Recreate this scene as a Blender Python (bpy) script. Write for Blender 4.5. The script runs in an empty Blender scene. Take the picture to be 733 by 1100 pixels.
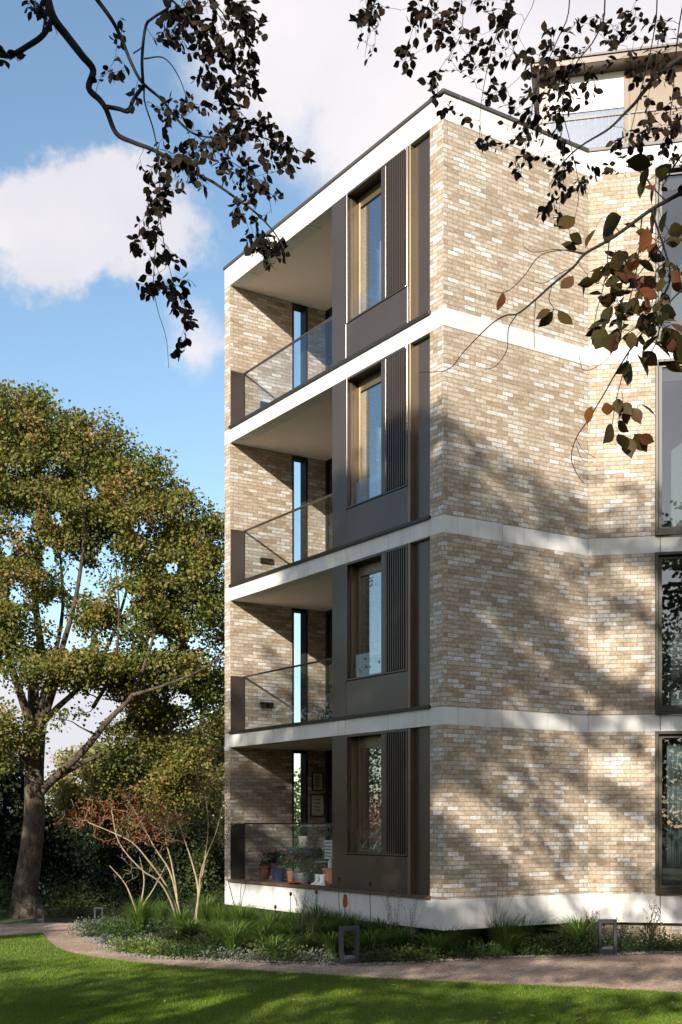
import bpy, math, random
import numpy as np
from mathutils import Vector, Matrix

random.seed(7)
RNG = np.random.default_rng(11)
SC = bpy.context.scene
COL = SC.collection
EYE = 2.2
F = 1310.0

def PT(x, y, Y):
    """a spot measured in the photograph, at a chosen real distance Y"""
    return Vector(((x - 366.5) / F * Y, Y, EYE + (883.0 - y) / F * Y))

def GR(x, y):
    """a spot on the ground"""
    Y = F * EYE / (y - 883.0)
    return Vector(((x - 366.5) / F * Y, Y, 0))

# ------------------------------------------------------------------ materials
def new_mat(name):
    m = bpy.data.materials.new(name); m.use_nodes = True
    nt = m.node_tree; nt.nodes.clear()
    out = nt.nodes.new('ShaderNodeOutputMaterial')
    return m, nt, out

def N(nt, typ, **kw):
    n = nt.nodes.new(typ)
    for k, v in kw.items():
        setattr(n, k, v)
    return n

def L(nt, a, b):
    nt.links.new(a, b)

def ramp(nt, stops, interp='LINEAR'):
    r = N(nt, 'ShaderNodeValToRGB'); cr = r.color_ramp; cr.interpolation = interp
    while len(cr.elements) > 1: cr.elements.remove(cr.elements[-1])
    cr.elements[0].position = stops[0][0]; cr.elements[0].color = (*stops[0][1], 1)
    for p, c in stops[1:]:
        e = cr.elements.new(p); e.color = (*c, 1)
    return r

def mixc(nt, fac, a, b, mode='MIX'):
    m = N(nt, 'ShaderNodeMix', data_type='RGBA', blend_type=mode)
    if isinstance(fac, (int, float)): m.inputs[0].default_value = fac
    else: L(nt, fac, m.inputs[0])
    for i, v in ((6, a), (7, b)):
        if isinstance(v, tuple): m.inputs[i].default_value = (*v, 1)
        else: L(nt, v, m.inputs[i])
    return m.outputs[2]

def plain(name, c1, c2=None, rough=.6, metal=0.0, scale=3.0, bump=0.0, bscale=60.0, spec=.5, detail=5, coat=0, stretch=None):
    m, nt, out = new_mat(name)
    b = N(nt, 'ShaderNodeBsdfPrincipled')
    b.inputs['Roughness'].default_value = rough; b.inputs['Metallic'].default_value = metal
    b.inputs['Specular IOR Level'].default_value = spec
    b.inputs['Coat Weight'].default_value = coat
    tc = N(nt, 'ShaderNodeTexCoord')
    vec = tc.outputs['Object']
    if stretch:
        mp = N(nt, 'ShaderNodeMapping'); mp.inputs['Scale'].default_value = stretch
        L(nt, vec, mp.inputs[0]); vec = mp.outputs[0]
    if c2 is None: c2 = tuple(x * .8 for x in c1)
    n = N(nt, 'ShaderNodeTexNoise'); n.inputs['Scale'].default_value = scale; n.inputs['Detail'].default_value = detail
    L(nt, vec, n.inputs['Vector'])
    r = ramp(nt, [(.32, c1), (.68, c2)]); L(nt, n.outputs['Fac'], r.inputs[0])
    L(nt, r.outputs[0], b.inputs['Base Color'])
    if bump:
        n2 = N(nt, 'ShaderNodeTexNoise'); n2.inputs['Scale'].default_value = bscale; n2.inputs['Detail'].default_value = 4
        L(nt, vec, n2.inputs['Vector'])
        bp = N(nt, 'ShaderNodeBump'); bp.inputs['Strength'].default_value = bump; bp.inputs['Distance'].default_value = .01
        L(nt, n2.outputs['Fac'], bp.inputs['Height']); L(nt, bp.outputs[0], b.inputs['Normal'])
    L(nt, b.outputs[0], out.inputs[0])
    return m

def brick_mat():
    m, nt, out = new_mat('buff_brick')
    b = N(nt, 'ShaderNodeBsdfPrincipled'); b.inputs['Roughness'].default_value = .85
    b.inputs['Specular IOR Level'].default_value = .25
    uv = N(nt, 'ShaderNodeUVMap', uv_map='UVMap')
    def brick(ms):
        br = N(nt, 'ShaderNodeTexBrick'); br.offset = .5; br.squash = 1.0
        br.inputs['Color1'].default_value = (0, 0, 0, 1); br.inputs['Color2'].default_value = (1, 1, 1, 1)
        br.inputs['Mortar'].default_value = (.5, .5, .5, 1)
        br.inputs['Scale'].default_value = 1; br.inputs['Mortar Size'].default_value = ms
        br.inputs['Mortar Smooth'].default_value = .3; br.inputs['Bias'].default_value = 0
        br.inputs['Brick Width'].default_value = .235; br.inputs['Row Height'].default_value = .0745
        return br
    # wobble the coordinate a little so that the arrises are not ruler straight
    nz = N(nt, 'ShaderNodeTexNoise'); nz.inputs['Scale'].default_value = 14; nz.inputs['Detail'].default_value = 3
    L(nt, uv.outputs[0], nz.inputs['Vector'])
    sub = N(nt, 'ShaderNodeVectorMath', operation='SUBTRACT'); sub.inputs[1].default_value = (.5, .5, .5)
    L(nt, nz.outputs['Color'], sub.inputs[0])
    sc = N(nt, 'ShaderNodeVectorMath', operation='SCALE'); sc.inputs['Scale'].default_value = .012
    L(nt, sub.outputs[0], sc.inputs[0])
    ad = N(nt, 'ShaderNodeVectorMath', operation='ADD'); L(nt, uv.outputs[0], ad.inputs[0]); L(nt, sc.outputs[0], ad.inputs[1])
    br = brick(.0058); L(nt, ad.outputs[0], br.inputs['Vector'])
    sep = N(nt, 'ShaderNodeSeparateColor'); L(nt, br.outputs['Color'], sep.inputs[0])
    col = ramp(nt, [(0, (.38, .285, .20)), (.15, (.45, .35, .25)), (.35, (.50, .405, .30)), (.55, (.54, .45, .345)),
                    (.70, (.58, .49, .385)), (.80, (.62, .555, .475)), (.90, (.67, .635, .58)), (1, (.72, .70, .67))])
    L(nt, sep.outputs[0], col.inputs[0])
    # smears of lime and clay that stay within arm's reach
    n1 = N(nt, 'ShaderNodeTexNoise'); n1.inputs['Scale'].default_value = 17; n1.inputs['Detail'].default_value = 6; n1.inputs['Roughness'].default_value = .65
    L(nt, uv.outputs[0], n1.inputs['Vector'])
    r1 = ramp(nt, [(.30, (.50, .46, .42)), (.44, (.90, .88, .86)), (.56, (1.04, 1.04, 1.05)), (.70, (1.22, 1.23, 1.26))]); L(nt, n1.outputs['Fac'], r1.inputs[0])
    c1 = mixc(nt, 1.0, col.outputs[0], r1.outputs[0], 'MULTIPLY')
    n2 = N(nt, 'ShaderNodeTexNoise'); n2.inputs['Scale'].default_value = .9; n2.inputs['Detail'].default_value = 3
    L(nt, uv.outputs[0], n2.inputs['Vector'])
    r2 = ramp(nt, [(.3, (.88, .86, .84)), (.7, (1.06, 1.06, 1.06))]); L(nt, n2.outputs['Fac'], r2.inputs[0])
    c2 = mixc(nt, 1.0, c1, r2.outputs[0], 'MULTIPLY')
    c3 = mixc(nt, br.outputs['Fac'], c2, (.30, .245, .185))
    L(nt, c3, b.inputs['Base Color'])
    # relief: joints back, faces rough, each brick slightly in or out
    inv = N(nt, 'ShaderNodeMath', operation='SUBTRACT'); inv.inputs[0].default_value = 1; L(nt, br.outputs['Fac'], inv.inputs[1])
    m2 = N(nt, 'ShaderNodeMath', operation='MULTIPLY_ADD'); m2.inputs[1].default_value = .35
    L(nt, n1.outputs['Fac'], m2.inputs[0]); L(nt, inv.outputs[0], m2.inputs[2])
    m3 = N(nt, 'ShaderNodeMath', operation='MULTIPLY_ADD'); m3.inputs[1].default_value = .22
    L(nt, sep.outputs[0], m3.inputs[0]); L(nt, m2.outputs[0], m3.inputs[2])
    bp = N(nt, 'ShaderNodeBump'); bp.inputs['Strength'].default_value = .8; bp.inputs['Distance'].default_value = .008
    L(nt, m3.outputs[0], bp.inputs['Height']); L(nt, bp.outputs[0], b.inputs['Normal'])
    L(nt, b.outputs[0], out.inputs[0])
    return m

def glass_mat(name, refl=.12, tint=(.9, .93, .92), k=1.6, rough=0.0):
    m, nt, out = new_mat(name)
    tr = N(nt, 'ShaderNodeBsdfTransparent'); tr.inputs[0].default_value = (*tint, 1)
    gl = N(nt, 'ShaderNodeBsdfGlossy'); gl.inputs['Roughness'].default_value = rough; gl.inputs['Color'].default_value = (.92, .95, 1, 1)
    g = N(nt, 'ShaderNodeNewGeometry'); dt = N(nt, 'ShaderNodeVectorMath', operation='DOT_PRODUCT')
    L(nt, g.outputs['Incoming'], dt.inputs[0]); L(nt, g.outputs['Normal'], dt.inputs[1])
    ab = N(nt, 'ShaderNodeMath', operation='ABSOLUTE'); L(nt, dt.outputs['Value'], ab.inputs[0])
    om = N(nt, 'ShaderNodeMath', operation='SUBTRACT', use_clamp=True); om.inputs[0].default_value = 1; L(nt, ab.outputs[0], om.inputs[1])
    pw = N(nt, 'ShaderNodeMath', operation='POWER'); pw.inputs[1].default_value = 4.5; L(nt, om.outputs[0], pw.inputs[0])
    ma = N(nt, 'ShaderNodeMath', operation='MULTIPLY_ADD', use_clamp=True); ma.inputs[1].default_value = 1 - refl; ma.inputs[2].default_value = refl
    L(nt, pw.outputs[0], ma.inputs[0])
    mx = N(nt, 'ShaderNodeMixShader'); L(nt, ma.outputs[0], mx.inputs[0]); L(nt, tr.outputs[0], mx.inputs[1]); L(nt, gl.outputs[0], mx.inputs[2])
    L(nt, mx.outputs[0], out.inputs[0])
    return m

def leaf_mat(name, stops, trans=.35, rough=.5, pscale=.35, spec=.35):
    """leaf colour differs leaf by leaf and by patch of the crown"""
    m, nt, out = new_mat(name)
    g = N(nt, 'ShaderNodeNewGeometry'); tc = N(nt, 'ShaderNodeTexCoord')
    n = N(nt, 'ShaderNodeTexNoise'); n.inputs['Scale'].default_value = pscale; n.inputs['Detail'].default_value = 4
    L(nt, tc.outputs['Object'], n.inputs['Vector'])
    a = N(nt, 'ShaderNodeMath', operation='MULTIPLY'); a.inputs[1].default_value = .5; L(nt, g.outputs['Random Per Island'], a.inputs[0])
    b_ = N(nt, 'ShaderNodeMath', operation='MULTIPLY_ADD'); b_.inputs[1].default_value = 1.5; L(nt, n.outputs['Fac'], b_.inputs[0]); L(nt, a.outputs[0], b_.inputs[2])
    c_ = N(nt, 'ShaderNodeMath', operation='SUBTRACT', use_clamp=True); c_.inputs[1].default_value = .5; L(nt, b_.outputs[0], c_.inputs[0])
    r = ramp(nt, stops); L(nt, c_.outputs[0], r.inputs[0])
    b = N(nt, 'ShaderNodeBsdfPrincipled'); b.inputs['Roughness'].default_value = rough; b.inputs['Specular IOR Level'].default_value = spec
    L(nt, r.outputs[0], b.inputs['Base Color'])
    t = N(nt, 'ShaderNodeBsdfTranslucent'); L(nt, r.outputs[0], t.inputs[0])
    mx = N(nt, 'ShaderNodeMixShader'); mx.inputs[0].default_value = trans
    L(nt, b.outputs[0], mx.inputs[1]); L(nt, t.outputs[0], mx.inputs[2]); L(nt, mx.outputs[0], out.inputs[0])
    return m

M = {}
M['brick'] = brick_mat()
def stone_mat():
    m, nt, out = new_mat('cast_stone')
    b = N(nt, 'ShaderNodeBsdfPrincipled'); b.inputs['Roughness'].default_value = .8; b.inputs['Specular IOR Level'].default_value = .3
    g = N(nt, 'ShaderNodeNewGeometry'); tc = N(nt, 'ShaderNodeTexCoord')
    r0 = ramp(nt, [(0, (.725, .69, .645)), (.5, (.765, .73, .685)), (1, (.80, .77, .73))]); L(nt, g.outputs['Random Per Island'], r0.inputs[0])
    n = N(nt, 'ShaderNodeTexNoise'); n.inputs['Scale'].default_value = 2.5; n.inputs['Detail'].default_value = 7; L(nt, tc.outputs['Object'], n.inputs['Vector'])
    r1 = ramp(nt, [(.35, (.93, .92, .90)), (.6, (1, 1, 1))]); L(nt, n.outputs['Fac'], r1.inputs[0])
    mp = N(nt, 'ShaderNodeMapping'); mp.inputs['Scale'].default_value = (7, 7, .5); L(nt, tc.outputs['Object'], mp.inputs[0])
    n2 = N(nt, 'ShaderNodeTexNoise'); n2.inputs['Scale'].default_value = 1; n2.inputs['Detail'].default_value = 5; L(nt, mp.outputs[0], n2.inputs['Vector'])
    r2 = ramp(nt, [(.28, (.84, .82, .79)), (.42, (1, 1, 1))]); L(nt, n2.outputs['Fac'], r2.inputs[0])
    c = mixc(nt, 1, r0.outputs[0], r1.outputs[0], 'MULTIPLY'); c = mixc(nt, 1, c, r2.outputs[0], 'MULTIPLY'); L(nt, c, b.inputs['Base Color'])
    n3 = N(nt, 'ShaderNodeTexNoise'); n3.inputs['Scale'].default_value = 90; L(nt, tc.outputs['Object'], n3.inputs['Vector'])
    bp = N(nt, 'ShaderNodeBump'); bp.inputs['Strength'].default_value = .15; bp.inputs['Distance'].default_value = .01; L(nt, n3.outputs['Fac'], bp.inputs['Height']); L(nt, bp.outputs[0], b.inputs['Normal'])
    L(nt, b.outputs[0], out.inputs[0]); return m
M['stone'] = stone_mat()
M['soffit'] = plain('soffit_render', (.88, .76, .67), (.85, .73, .64), rough=.9, scale=1.5)
M['bronze'] = plain('bronze_panel', (.120, .092, .074), (.105, .081, .066), rough=.24, metal=.5, scale=1.2)
M['bronze_dark'] = plain('dark_bronze', (.05, .042, .036), (.042, .036, .032), rough=.4, metal=.35, scale=2)
M['gold'] = plain('anodised_reveal', (.235, .18, .11), (.21, .16, .10), rough=.35, metal=.6, scale=2)
M['coping'] = plain('coping_metal', (.11, .095, .09), (.095, .085, .08), rough=.5, metal=.3)
M['olive'] = plain('olive_frame', (.04, .035, .024), (.034, .03, .02), rough=.4, metal=.2)
M['glass'] = glass_mat('window_glass', .36, (.85, .89, .89))
M['glass_c'] = glass_mat('window_glass_wide', .075, (.60, .64, .65))
M['balglass'] = glass_mat('balustrade_glass', .045, (.95, .97, .98))
M['white'] = plain('white_cloth', (.80, .79, .76), (.74, .73, .70), rough=.9, scale=4)
M['curtain_or_reflection'] = plain('curtain_cloth', (.62, .68, .62), (.5, .56, .5), rough=.9, scale=4)
M['plaster'] = plain('wall_plaster', (.68, .68, .62), (.62, .62, .57), rough=.9)
M['floorwood'] = plain('oak_floor', (.25, .16, .09), (.18, .11, .065), rough=.5, scale=6, stretch=(1, 8, 1))
M['deck'] = plain('deck_board', (.17, .10, .062), (.09, .055, .036), rough=.6, scale=5, stretch=(1, 6, 1), bump=.2)
M['cloud_reflection'] = plain('cloud_reflection_paint', (.80, .74, .70), (.78, .72, .68), rough=.9)  # pinkish white of a cloud reflected in the penthouse glass
M['tan'] = plain('tan_panel', (.30, .235, .175), (.27, .21, .155), rough=.7)
M['rail'] = plain('railing_paint', (.17, .15, .13), (.14, .125, .11), rough=.5, metal=.3)
M['bollard'] = plain('bollard_paint', (.05, .052, .06), (.04, .042, .048), rough=.45, scale=6)
M['terracotta'] = plain('terracotta', (.48, .19, .095), (.38, .15, .08), rough=.8, scale=8, bump=.2)
M['zinc'] = plain('zinc', (.30, .32, .34), (.22, .24, .26), rough=.45, metal=.6, scale=8)
M['bluepot'] = plain('blue_glaze', (.12, .15, .26), (.08, .10, .18), rough=.3, scale=8)
M['teal'] = plain('teal_paint', (.02, .10, .10), (.015, .08, .08), rough=.5)
M['bluecloth'] = plain('slate_cloth', (.12, .17, .22), (.08, .12, .17), rough=.95, scale=12)
M['cream'] = plain('cream_ceramic', (.72, .66, .50), (.62, .55, .40), rough=.4, scale=20)
M['redglaze'] = plain('red_saucer', (.38, .05, .03), (.28, .04, .03), rough=.3)
M['paper'] = plain('print_paper', (.62, .60, .45), (.55, .53, .40), rough=.9)
M['printink'] = plain('print_ink', (.10, .14, .07), (.05, .08, .04), rough=.9, scale=9)
M['pictureframe'] = plain('picture_frame_wood', (.04, .028, .02), (.03, .02, .015), rough=.5)
M['black'] = plain('black_metal', (.02, .02, .02), (.015, .015, .015), rough=.5)
M['soil'] = plain('soil', (.055, .04, .028), (.03, .022, .016), rough=.95, scale=9, bump=.8, bscale=25)
M['meadow'] = plain('meadow', (.045, .07, .018), (.03, .05, .014), rough=.95, scale=.6, bump=.5, bscale=30)
def bark_mat():
    m, nt, out = new_mat('grey_bark')
    b = N(nt, 'ShaderNodeBsdfPrincipled'); b.inputs['Roughness'].default_value = .9; b.inputs['Specular IOR Level'].default_value = .2
    tc = N(nt, 'ShaderNodeTexCoord'); mp = N(nt, 'ShaderNodeMapping'); mp.inputs['Scale'].default_value = (1, 1, .45); L(nt, tc.outputs['Object'], mp.inputs[0])
    n = N(nt, 'ShaderNodeTexNoise'); n.inputs['Scale'].default_value = 5; n.inputs['Detail'].default_value = 9; n.inputs['Roughness'].default_value = .7; L(nt, mp.outputs[0], n.inputs['Vector'])
    v = N(nt, 'ShaderNodeTexVoronoi', feature='DISTANCE_TO_EDGE'); v.inputs['Scale'].default_value = 7; v.inputs['Randomness'].default_value = 1
    ad = N(nt, 'ShaderNodeVectorMath', operation='MULTIPLY_ADD'); ad.inputs[1].default_value = (.5, .5, .5); L(nt, n.outputs['Color'], ad.inputs[0]); L(nt, mp.outputs[0], ad.inputs[2]); L(nt, ad.outputs[0], v.inputs['Vector'])
    r = ramp(nt, [(.30, (.055, .042, .032)), (.45, (.13, .098, .072)), (.58, (.21, .16, .12)), (.72, (.30, .25, .20))]); L(nt, n.outputs['Fac'], r.inputs[0])
    r2 = ramp(nt, [(0, (.5, .47, .44)), (.12, (1, 1, 1))]); L(nt, v.outputs['Distance'], r2.inputs[0])
    c = mixc(nt, 1, r.outputs[0], r2.outputs[0], 'MULTIPLY'); L(nt, c, b.inputs['Base Color'])
    mn = N(nt, 'ShaderNodeMath', operation='MULTIPLY_ADD'); mn.inputs[1].default_value = 1.2; L(nt, n.outputs['Fac'], mn.inputs[0]); L(nt, v.outputs['Distance'], mn.inputs[2])
    bp = N(nt, 'ShaderNodeBump'); bp.inputs['Strength'].default_value = 1; bp.inputs['Distance'].default_value = .06; L(nt, mn.outputs[0], bp.inputs['Height']); L(nt, bp.outputs[0], b.inputs['Normal'])
    L(nt, b.outputs[0], out.inputs[0]); return m
M['bark'] = bark_mat()
M['darkbark'] = plain('beech_bark', (.02, .015, .012), (.012, .009, .008), rough=.9, scale=9, bump=.6, bscale=40)
M['stem'] = plain('pale_stem_bark', (.40, .32, .20), (.26, .20, .12), rough=.8, scale=7)

def gravel_mat():
    m, nt, out = new_mat('self_binding_gravel')
    b = N(nt, 'ShaderNodeBsdfPrincipled'); b.inputs['Roughness'].default_value = .9; b.inputs['Specular IOR Level'].default_value = .2
    tc = N(nt, 'ShaderNodeTexCoord')
    v = N(nt, 'ShaderNodeTexVoronoi'); v.inputs['Scale'].default_value = 55; L(nt, tc.outputs['Object'], v.inputs['Vector'])
    sp = N(nt, 'ShaderNodeSeparateColor'); L(nt, v.outputs['Color'], sp.inputs[0])
    r = ramp(nt, [(0, (.30, .185, .125)), (.4, (.48, .325, .23)), (.75, (.58, .42, .31)), (1, (.70, .57, .46))]); L(nt, sp.outputs[0], r.inputs[0])
    n = N(nt, 'ShaderNodeTexNoise'); n.inputs['Scale'].default_value = 1.1; n.inputs['Detail'].default_value = 7; n.inputs['Roughness'].default_value = .65
    L(nt, tc.outputs['Object'], n.inputs['Vector'])
    r2 = ramp(nt, [(.35, (.72, .70, .68)), (.62, (1.1, 1.08, 1.06))]); L(nt, n.outputs['Fac'], r2.inputs[0])
    c = mixc(nt, 1, r.outputs[0], r2.outputs[0], 'MULTIPLY'); L(nt, c, b.inputs['Base Color'])
    bp = N(nt, 'ShaderNodeBump'); bp.inputs['Strength'].default_value = .9; bp.inputs['Distance'].default_value = .012
    L(nt, v.outputs['Distance'], bp.inputs['Height']); L(nt, bp.outputs[0], b.inputs['Normal'])
    L(nt, b.outputs[0], out.inputs[0]); return m
M['gravel'] = gravel_mat()
M['lawnbase'] = plain('lawn_base', (.07, .11, .012), (.045, .075, .009), rough=.95, scale=3, bump=.6, bscale=70)
M['blade'] = leaf_mat('lawn_blade', [(0, (.10, .16, .010)), (.5, (.165, .25, .018)), (1, (.25, .31, .035))], .35, .45, .5)
M['pebble'] = plain('pebble', (.33, .29, .25), (.20, .175, .155), rough=.8, scale=30)

G_ = {'green': [(0, (.03, .055, .012)), (.45, (.06, .095, .018)), (.75, (.10, .125, .025)), (1, (.14, .13, .03))]}
M['sycamore'] = leaf_mat('sycamore_leaf', [(0, (.055, .085, .014)), (.35, (.115, .145, .022)), (.55, (.185, .185, .038)),
                                           (.72, (.26, .205, .05)), (.86, (.34, .20, .06)), (1, (.36, .18, .07))], .35, .5, .9)
M['beech'] = leaf_mat('beech_leaf', [(0, (.014, .011, .007)), (.5, (.025, .017, .010)), (.85, (.045, .026, .014)), (1, (.08, .035, .02))], .12, .7, .8, .12)
M['beechnear'] = leaf_mat('copper_leaf', [(0, (.028, .024, .008)), (.35, (.055, .042, .012)), (.6, (.085, .058, .016)), (.8, (.15, .045, .018)), (1, (.24, .085, .025))], .42, .5, 2.2, .2)
M['shade'] = leaf_mat('crown_leaf', [(0, (.015, .03, .008)), (.6, (.03, .045, .012)), (1, (.06, .05, .018))], .12, .6, .5)
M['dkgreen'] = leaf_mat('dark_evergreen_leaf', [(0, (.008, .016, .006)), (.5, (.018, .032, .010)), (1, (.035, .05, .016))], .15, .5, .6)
M['yellowtree'] = leaf_mat('yellowing_leaf', [(0, (.16, .17, .04)), (.5, (.30, .28, .09)), (1, (.45, .38, .16))], .35, .6, .5)
M['midtree'] = leaf_mat('olive_leaf', [(0, (.03, .05, .014)), (.5, (.06, .085, .022)), (1, (.12, .12, .035))], .3, .6, .5)
M['rust'] = leaf_mat('rusty_leaf', [(0, (.14, .035, .016)), (.5, (.24, .06, .022)), (.8, (.34, .13, .04)), (1, (.25, .18, .05))], .35, .5, 1.2)
M['bronzeleaf'] = leaf_mat('thin_tan_leaf', [(0, (.06, .07, .02)), (.6, (.13, .11, .035)), (1, (.25, .13, .05))], .35, .5, 1.2)
M['strap'] = leaf_mat('strap_leaf', [(0, (.05, .10, .015)), (.5, (.10, .18, .028)), (.85, (.18, .24, .05)), (1, (.28, .26, .09))], .3, .4, 1.5)
M['limeleaf'] = leaf_mat('lime_leaf', [(0, (.07, .12, .02)), (.5, (.15, .21, .035)), (1, (.27, .28, .08))], .35, .45, 2)
M['herb'] = leaf_mat('herb_leaf', [(0, (.03, .06, .014)), (.5, (.055, .095, .022)), (1, (.10, .13, .035))], .3, .5, 2)
M['seed'] = leaf_mat('dry_seedhead', [(0, (.05, .035, .025)), (.6, (.10, .07, .05)), (1, (.2, .15, .1))], .1, .8, 3)
M['silver'] = leaf_mat('silvery_leaf', [(0, (.10, .12, .08)), (.6, (.16, .18, .13)), (1, (.28, .28, .22))], .25, .7, 3)
M['feather'] = leaf_mat('feather_grass', [(0, (.12, .12, .05)), (.5, (.22, .20, .10)), (1, (.38, .32, .2))], .35, .6, 3)
M['pokerflower'] = leaf_mat('poker_flower', [(0, (.6, .12, .02)), (.5, (.75, .28, .03)), (1, (.8, .5, .08))], .3, .5, 8)
M['redflower'] = leaf_mat('red_flower', [(0, (.32, .04, .02)), (1, (.42, .10, .04))], .3, .5, 8)
M['pinkflower'] = leaf_mat('pink_flower', [(0, (.45, .05, .10)), (1, (.65, .22, .30))], .3, .5, 8)
M['litter'] = leaf_mat('fallen_leaf', [(0, (.22, .10, .04)), (.5, (.38, .20, .07)), (1, (.50, .34, .14))], .1, .7, 2)

# ------------------------------------------------------------------ object helpers
def put(o, parent=None, base=None, label=None, cat=None, group=None, kind=None):
    COL.objects.link(o)
    if parent is not None: o.parent = parent
    if label: o['label'] = label
    if cat: o['category'] = cat
    if group: o['group'] = group
    if kind: o['kind'] = kind
    return o

def thing(name, label, cat, loc=(0, 0, 0), rz=0, group=None):
    o = bpy.data.objects.new(name, None); o.empty_display_size = .2
    put(o, None, None, label, cat, group); o.location = loc; o.rotation_euler = (0, 0, rz)
    return o

def wloc(p):
    v = Vector((0, 0, 0))
    while p is not None:
        v = v + Vector(p.location); p = p.parent
    return v

def np_mesh(name, verts, faces, mat, parent=None, smooth=False, local=False, bevel=0, **tags):
    """verts (n,3) in world metres, faces (m,k) same k, or list of lists"""
    verts = np.asarray(verts, dtype=np.float64).reshape(-1, 3)
    if parent is not None and not local:
        verts = verts - np.array(wloc(parent))
    me = bpy.data.meshes.new(name)
    if isinstance(faces, np.ndarray):
        k = faces.shape[1]; nf = len(faces)
        me.vertices.add(len(verts)); me.vertices.foreach_set('co', verts.astype(np.float32).ravel())
        me.loops.add(nf * k); me.loops.foreach_set('vertex_index', faces.astype(np.int32).ravel())
        me.polygons.add(nf); me.polygons.foreach_set('loop_start', np.arange(0, nf * k, k, dtype=np.int32))
        me.polygons.foreach_set('loop_total', np.full(nf, k, dtype=np.int32))
        me.update(calc_edges=True)
    else:
        me.from_pydata([tuple(v) for v in verts], [], faces); me.update()
    if smooth:
        me.polygons.foreach_set('use_smooth', np.ones(len(me.polygons), dtype=bool))
    me.materials.append(mat)
    o = bpy.data.objects.new(name, me)
    put(o, parent, **tags)
    if bevel:
        bv = o.modifiers.new('edge', 'BEVEL'); bv.width = bevel; bv.segments = 1; bv.limit_method = 'ANGLE'; bv.angle_limit = .6
    return o

def auto_uv(o, off=(0, 0, 0)):
    me = o.data; uv = me.uv_layers.new(name='UVMap')
    w = wloc(o.parent) if o.parent else Vector((0, 0, 0))
    for p in me.polygons:
        n = p.normal
        if abs(n.z) > .7: t = Vector((1, 0, 0)); b = Vector((0, 1, 0))
        else: t = Vector((-n.y, n.x, 0)).normalized(); b = Vector((0, 0, 1))
        for li in p.loop_indices:
            c = me.vertices[me.loops[li].vertex_index].co + w
            uv.data[li].uv = (c.dot(t), c.dot(b))

class MB:
    """collects shapes in world space; build() links them as ONE mesh object"""
    def __init__(s): s.v = []; s.f = []
    def add(s, vs, fs):
        b = len(s.v); s.v += [tuple(v) for v in vs]; s.f += [[i + b for i in f] for f in fs]
    def box(s, fr, u0, u1, v0, v1, z0, z1):
        P = [fr(u, v, z) for z in (z0, z1) for (u, v) in ((u0, v0), (u1, v0), (u1, v1), (u0, v1))]
        # orient outward
        a = (P[1] - P[0]).cross(P[3] - P[0]).dot(P[4] - P[0])
        fs = [[0, 3, 2, 1], [4, 5, 6, 7], [0, 1, 5, 4], [1, 2, 6, 5], [2, 3, 7, 6], [3, 0, 4, 7]]
        if a < 0: fs = [f[::-1] for f in fs]
        s.add(P, fs)
    def prism(s, pts, z0, z1):
        n = len(pts)
        ar = sum(pts[i][0] * pts[(i + 1) % n][1] - pts[(i + 1) % n][0] * pts[i][1] for i in range(n))
        if ar < 0: pts = pts[::-1]
        s.add([(p[0], p[1], z0) for p in pts] + [(p[0], p[1], z1) for p in pts],
              [list(range(n))[::-1], list(range(n, 2 * n))] + [[i, (i + 1) % n, n + (i + 1) % n, n + i] for i in range(n)])
    def lathe(s, c, prof, n=20, tilt=None):
        c = Vector(c); vs = []
        for (r, z) in prof:
            for k in range(n):
                a = 2 * math.pi * k / n; p = Vector((r * math.cos(a), r * math.sin(a), z))
                if tilt: p = tilt @ p
                vs.append(c + p)
        fs = []
        for i in range(len(prof) - 1):
            for k in range(n):
                fs.append([i * n + k, i * n + (k + 1) % n, (i + 1) * n + (k + 1) % n, (i + 1) * n + k])
        fs.append(list(range(n))[::-1]); fs.append([(len(prof) - 1) * n + k for k in range(n)])
        s.add(vs, fs)
    def tube(s, pts, rads, n=6):
        v, f = tube_np(pts, rads, n); s.add(v.tolist(), f.tolist())
    def build(s, name, mat, parent=None, uv=False, smooth=False, bevel=0, **tags):
        o = np_mesh(name, s.v, s.f, mat, parent, smooth=smooth, bevel=bevel, **tags)
        if uv: auto_uv(o)
        return o

def tube_np(pts, rads, n=6):
    P = np.array([tuple(p) for p in pts], float); m = len(P)
    if np.isscalar(rads): rads = [rads] * m
    T = np.gradient(P, axis=0); T /= np.linalg.norm(T, axis=1, keepdims=True) + 1e-9
    ref = np.array([0, 0, 1.]) if abs(T[0][2]) < .9 else np.array([1., 0, 0])
    vs = []; 
    a = np.arange(n) * 2 * math.pi / n
    S = np.cross(T[0], ref); S /= np.linalg.norm(S)
    for i in range(m):
        S = S - T[i] * S.dot(T[i]); S /= np.linalg.norm(S) + 1e-9
        B = np.cross(T[i], S)
        vs.append(P[i] + rads[i] * (np.cos(a)[:, None] * S + np.sin(a)[:, None] * B))
    V = np.concatenate(vs)
    F_ = []
    for i in range(m - 1):
        for k in range(n):
            F_.append((i * n + k, i * n + (k + 1) % n, (i + 1) * n + (k + 1) % n, (i + 1) * n + k))
    return V, np.array(F_, int)

def tubes_mesh(name, tubes, mat, parent, n=6, **tags):
    vs = []; fs = []; off = 0
    for pts, rads in tubes:
        k = n if max(rads) > .02 else max(4, n - 2)
        if max(rads) < .006: k = 3
        v, f = tube_np(pts, rads, k); vs.append(v); fs.append(f + off); off += len(v)
    return np_mesh(name, np.concatenate(vs), np.concatenate(fs), mat, parent, smooth=True, **tags)

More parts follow.
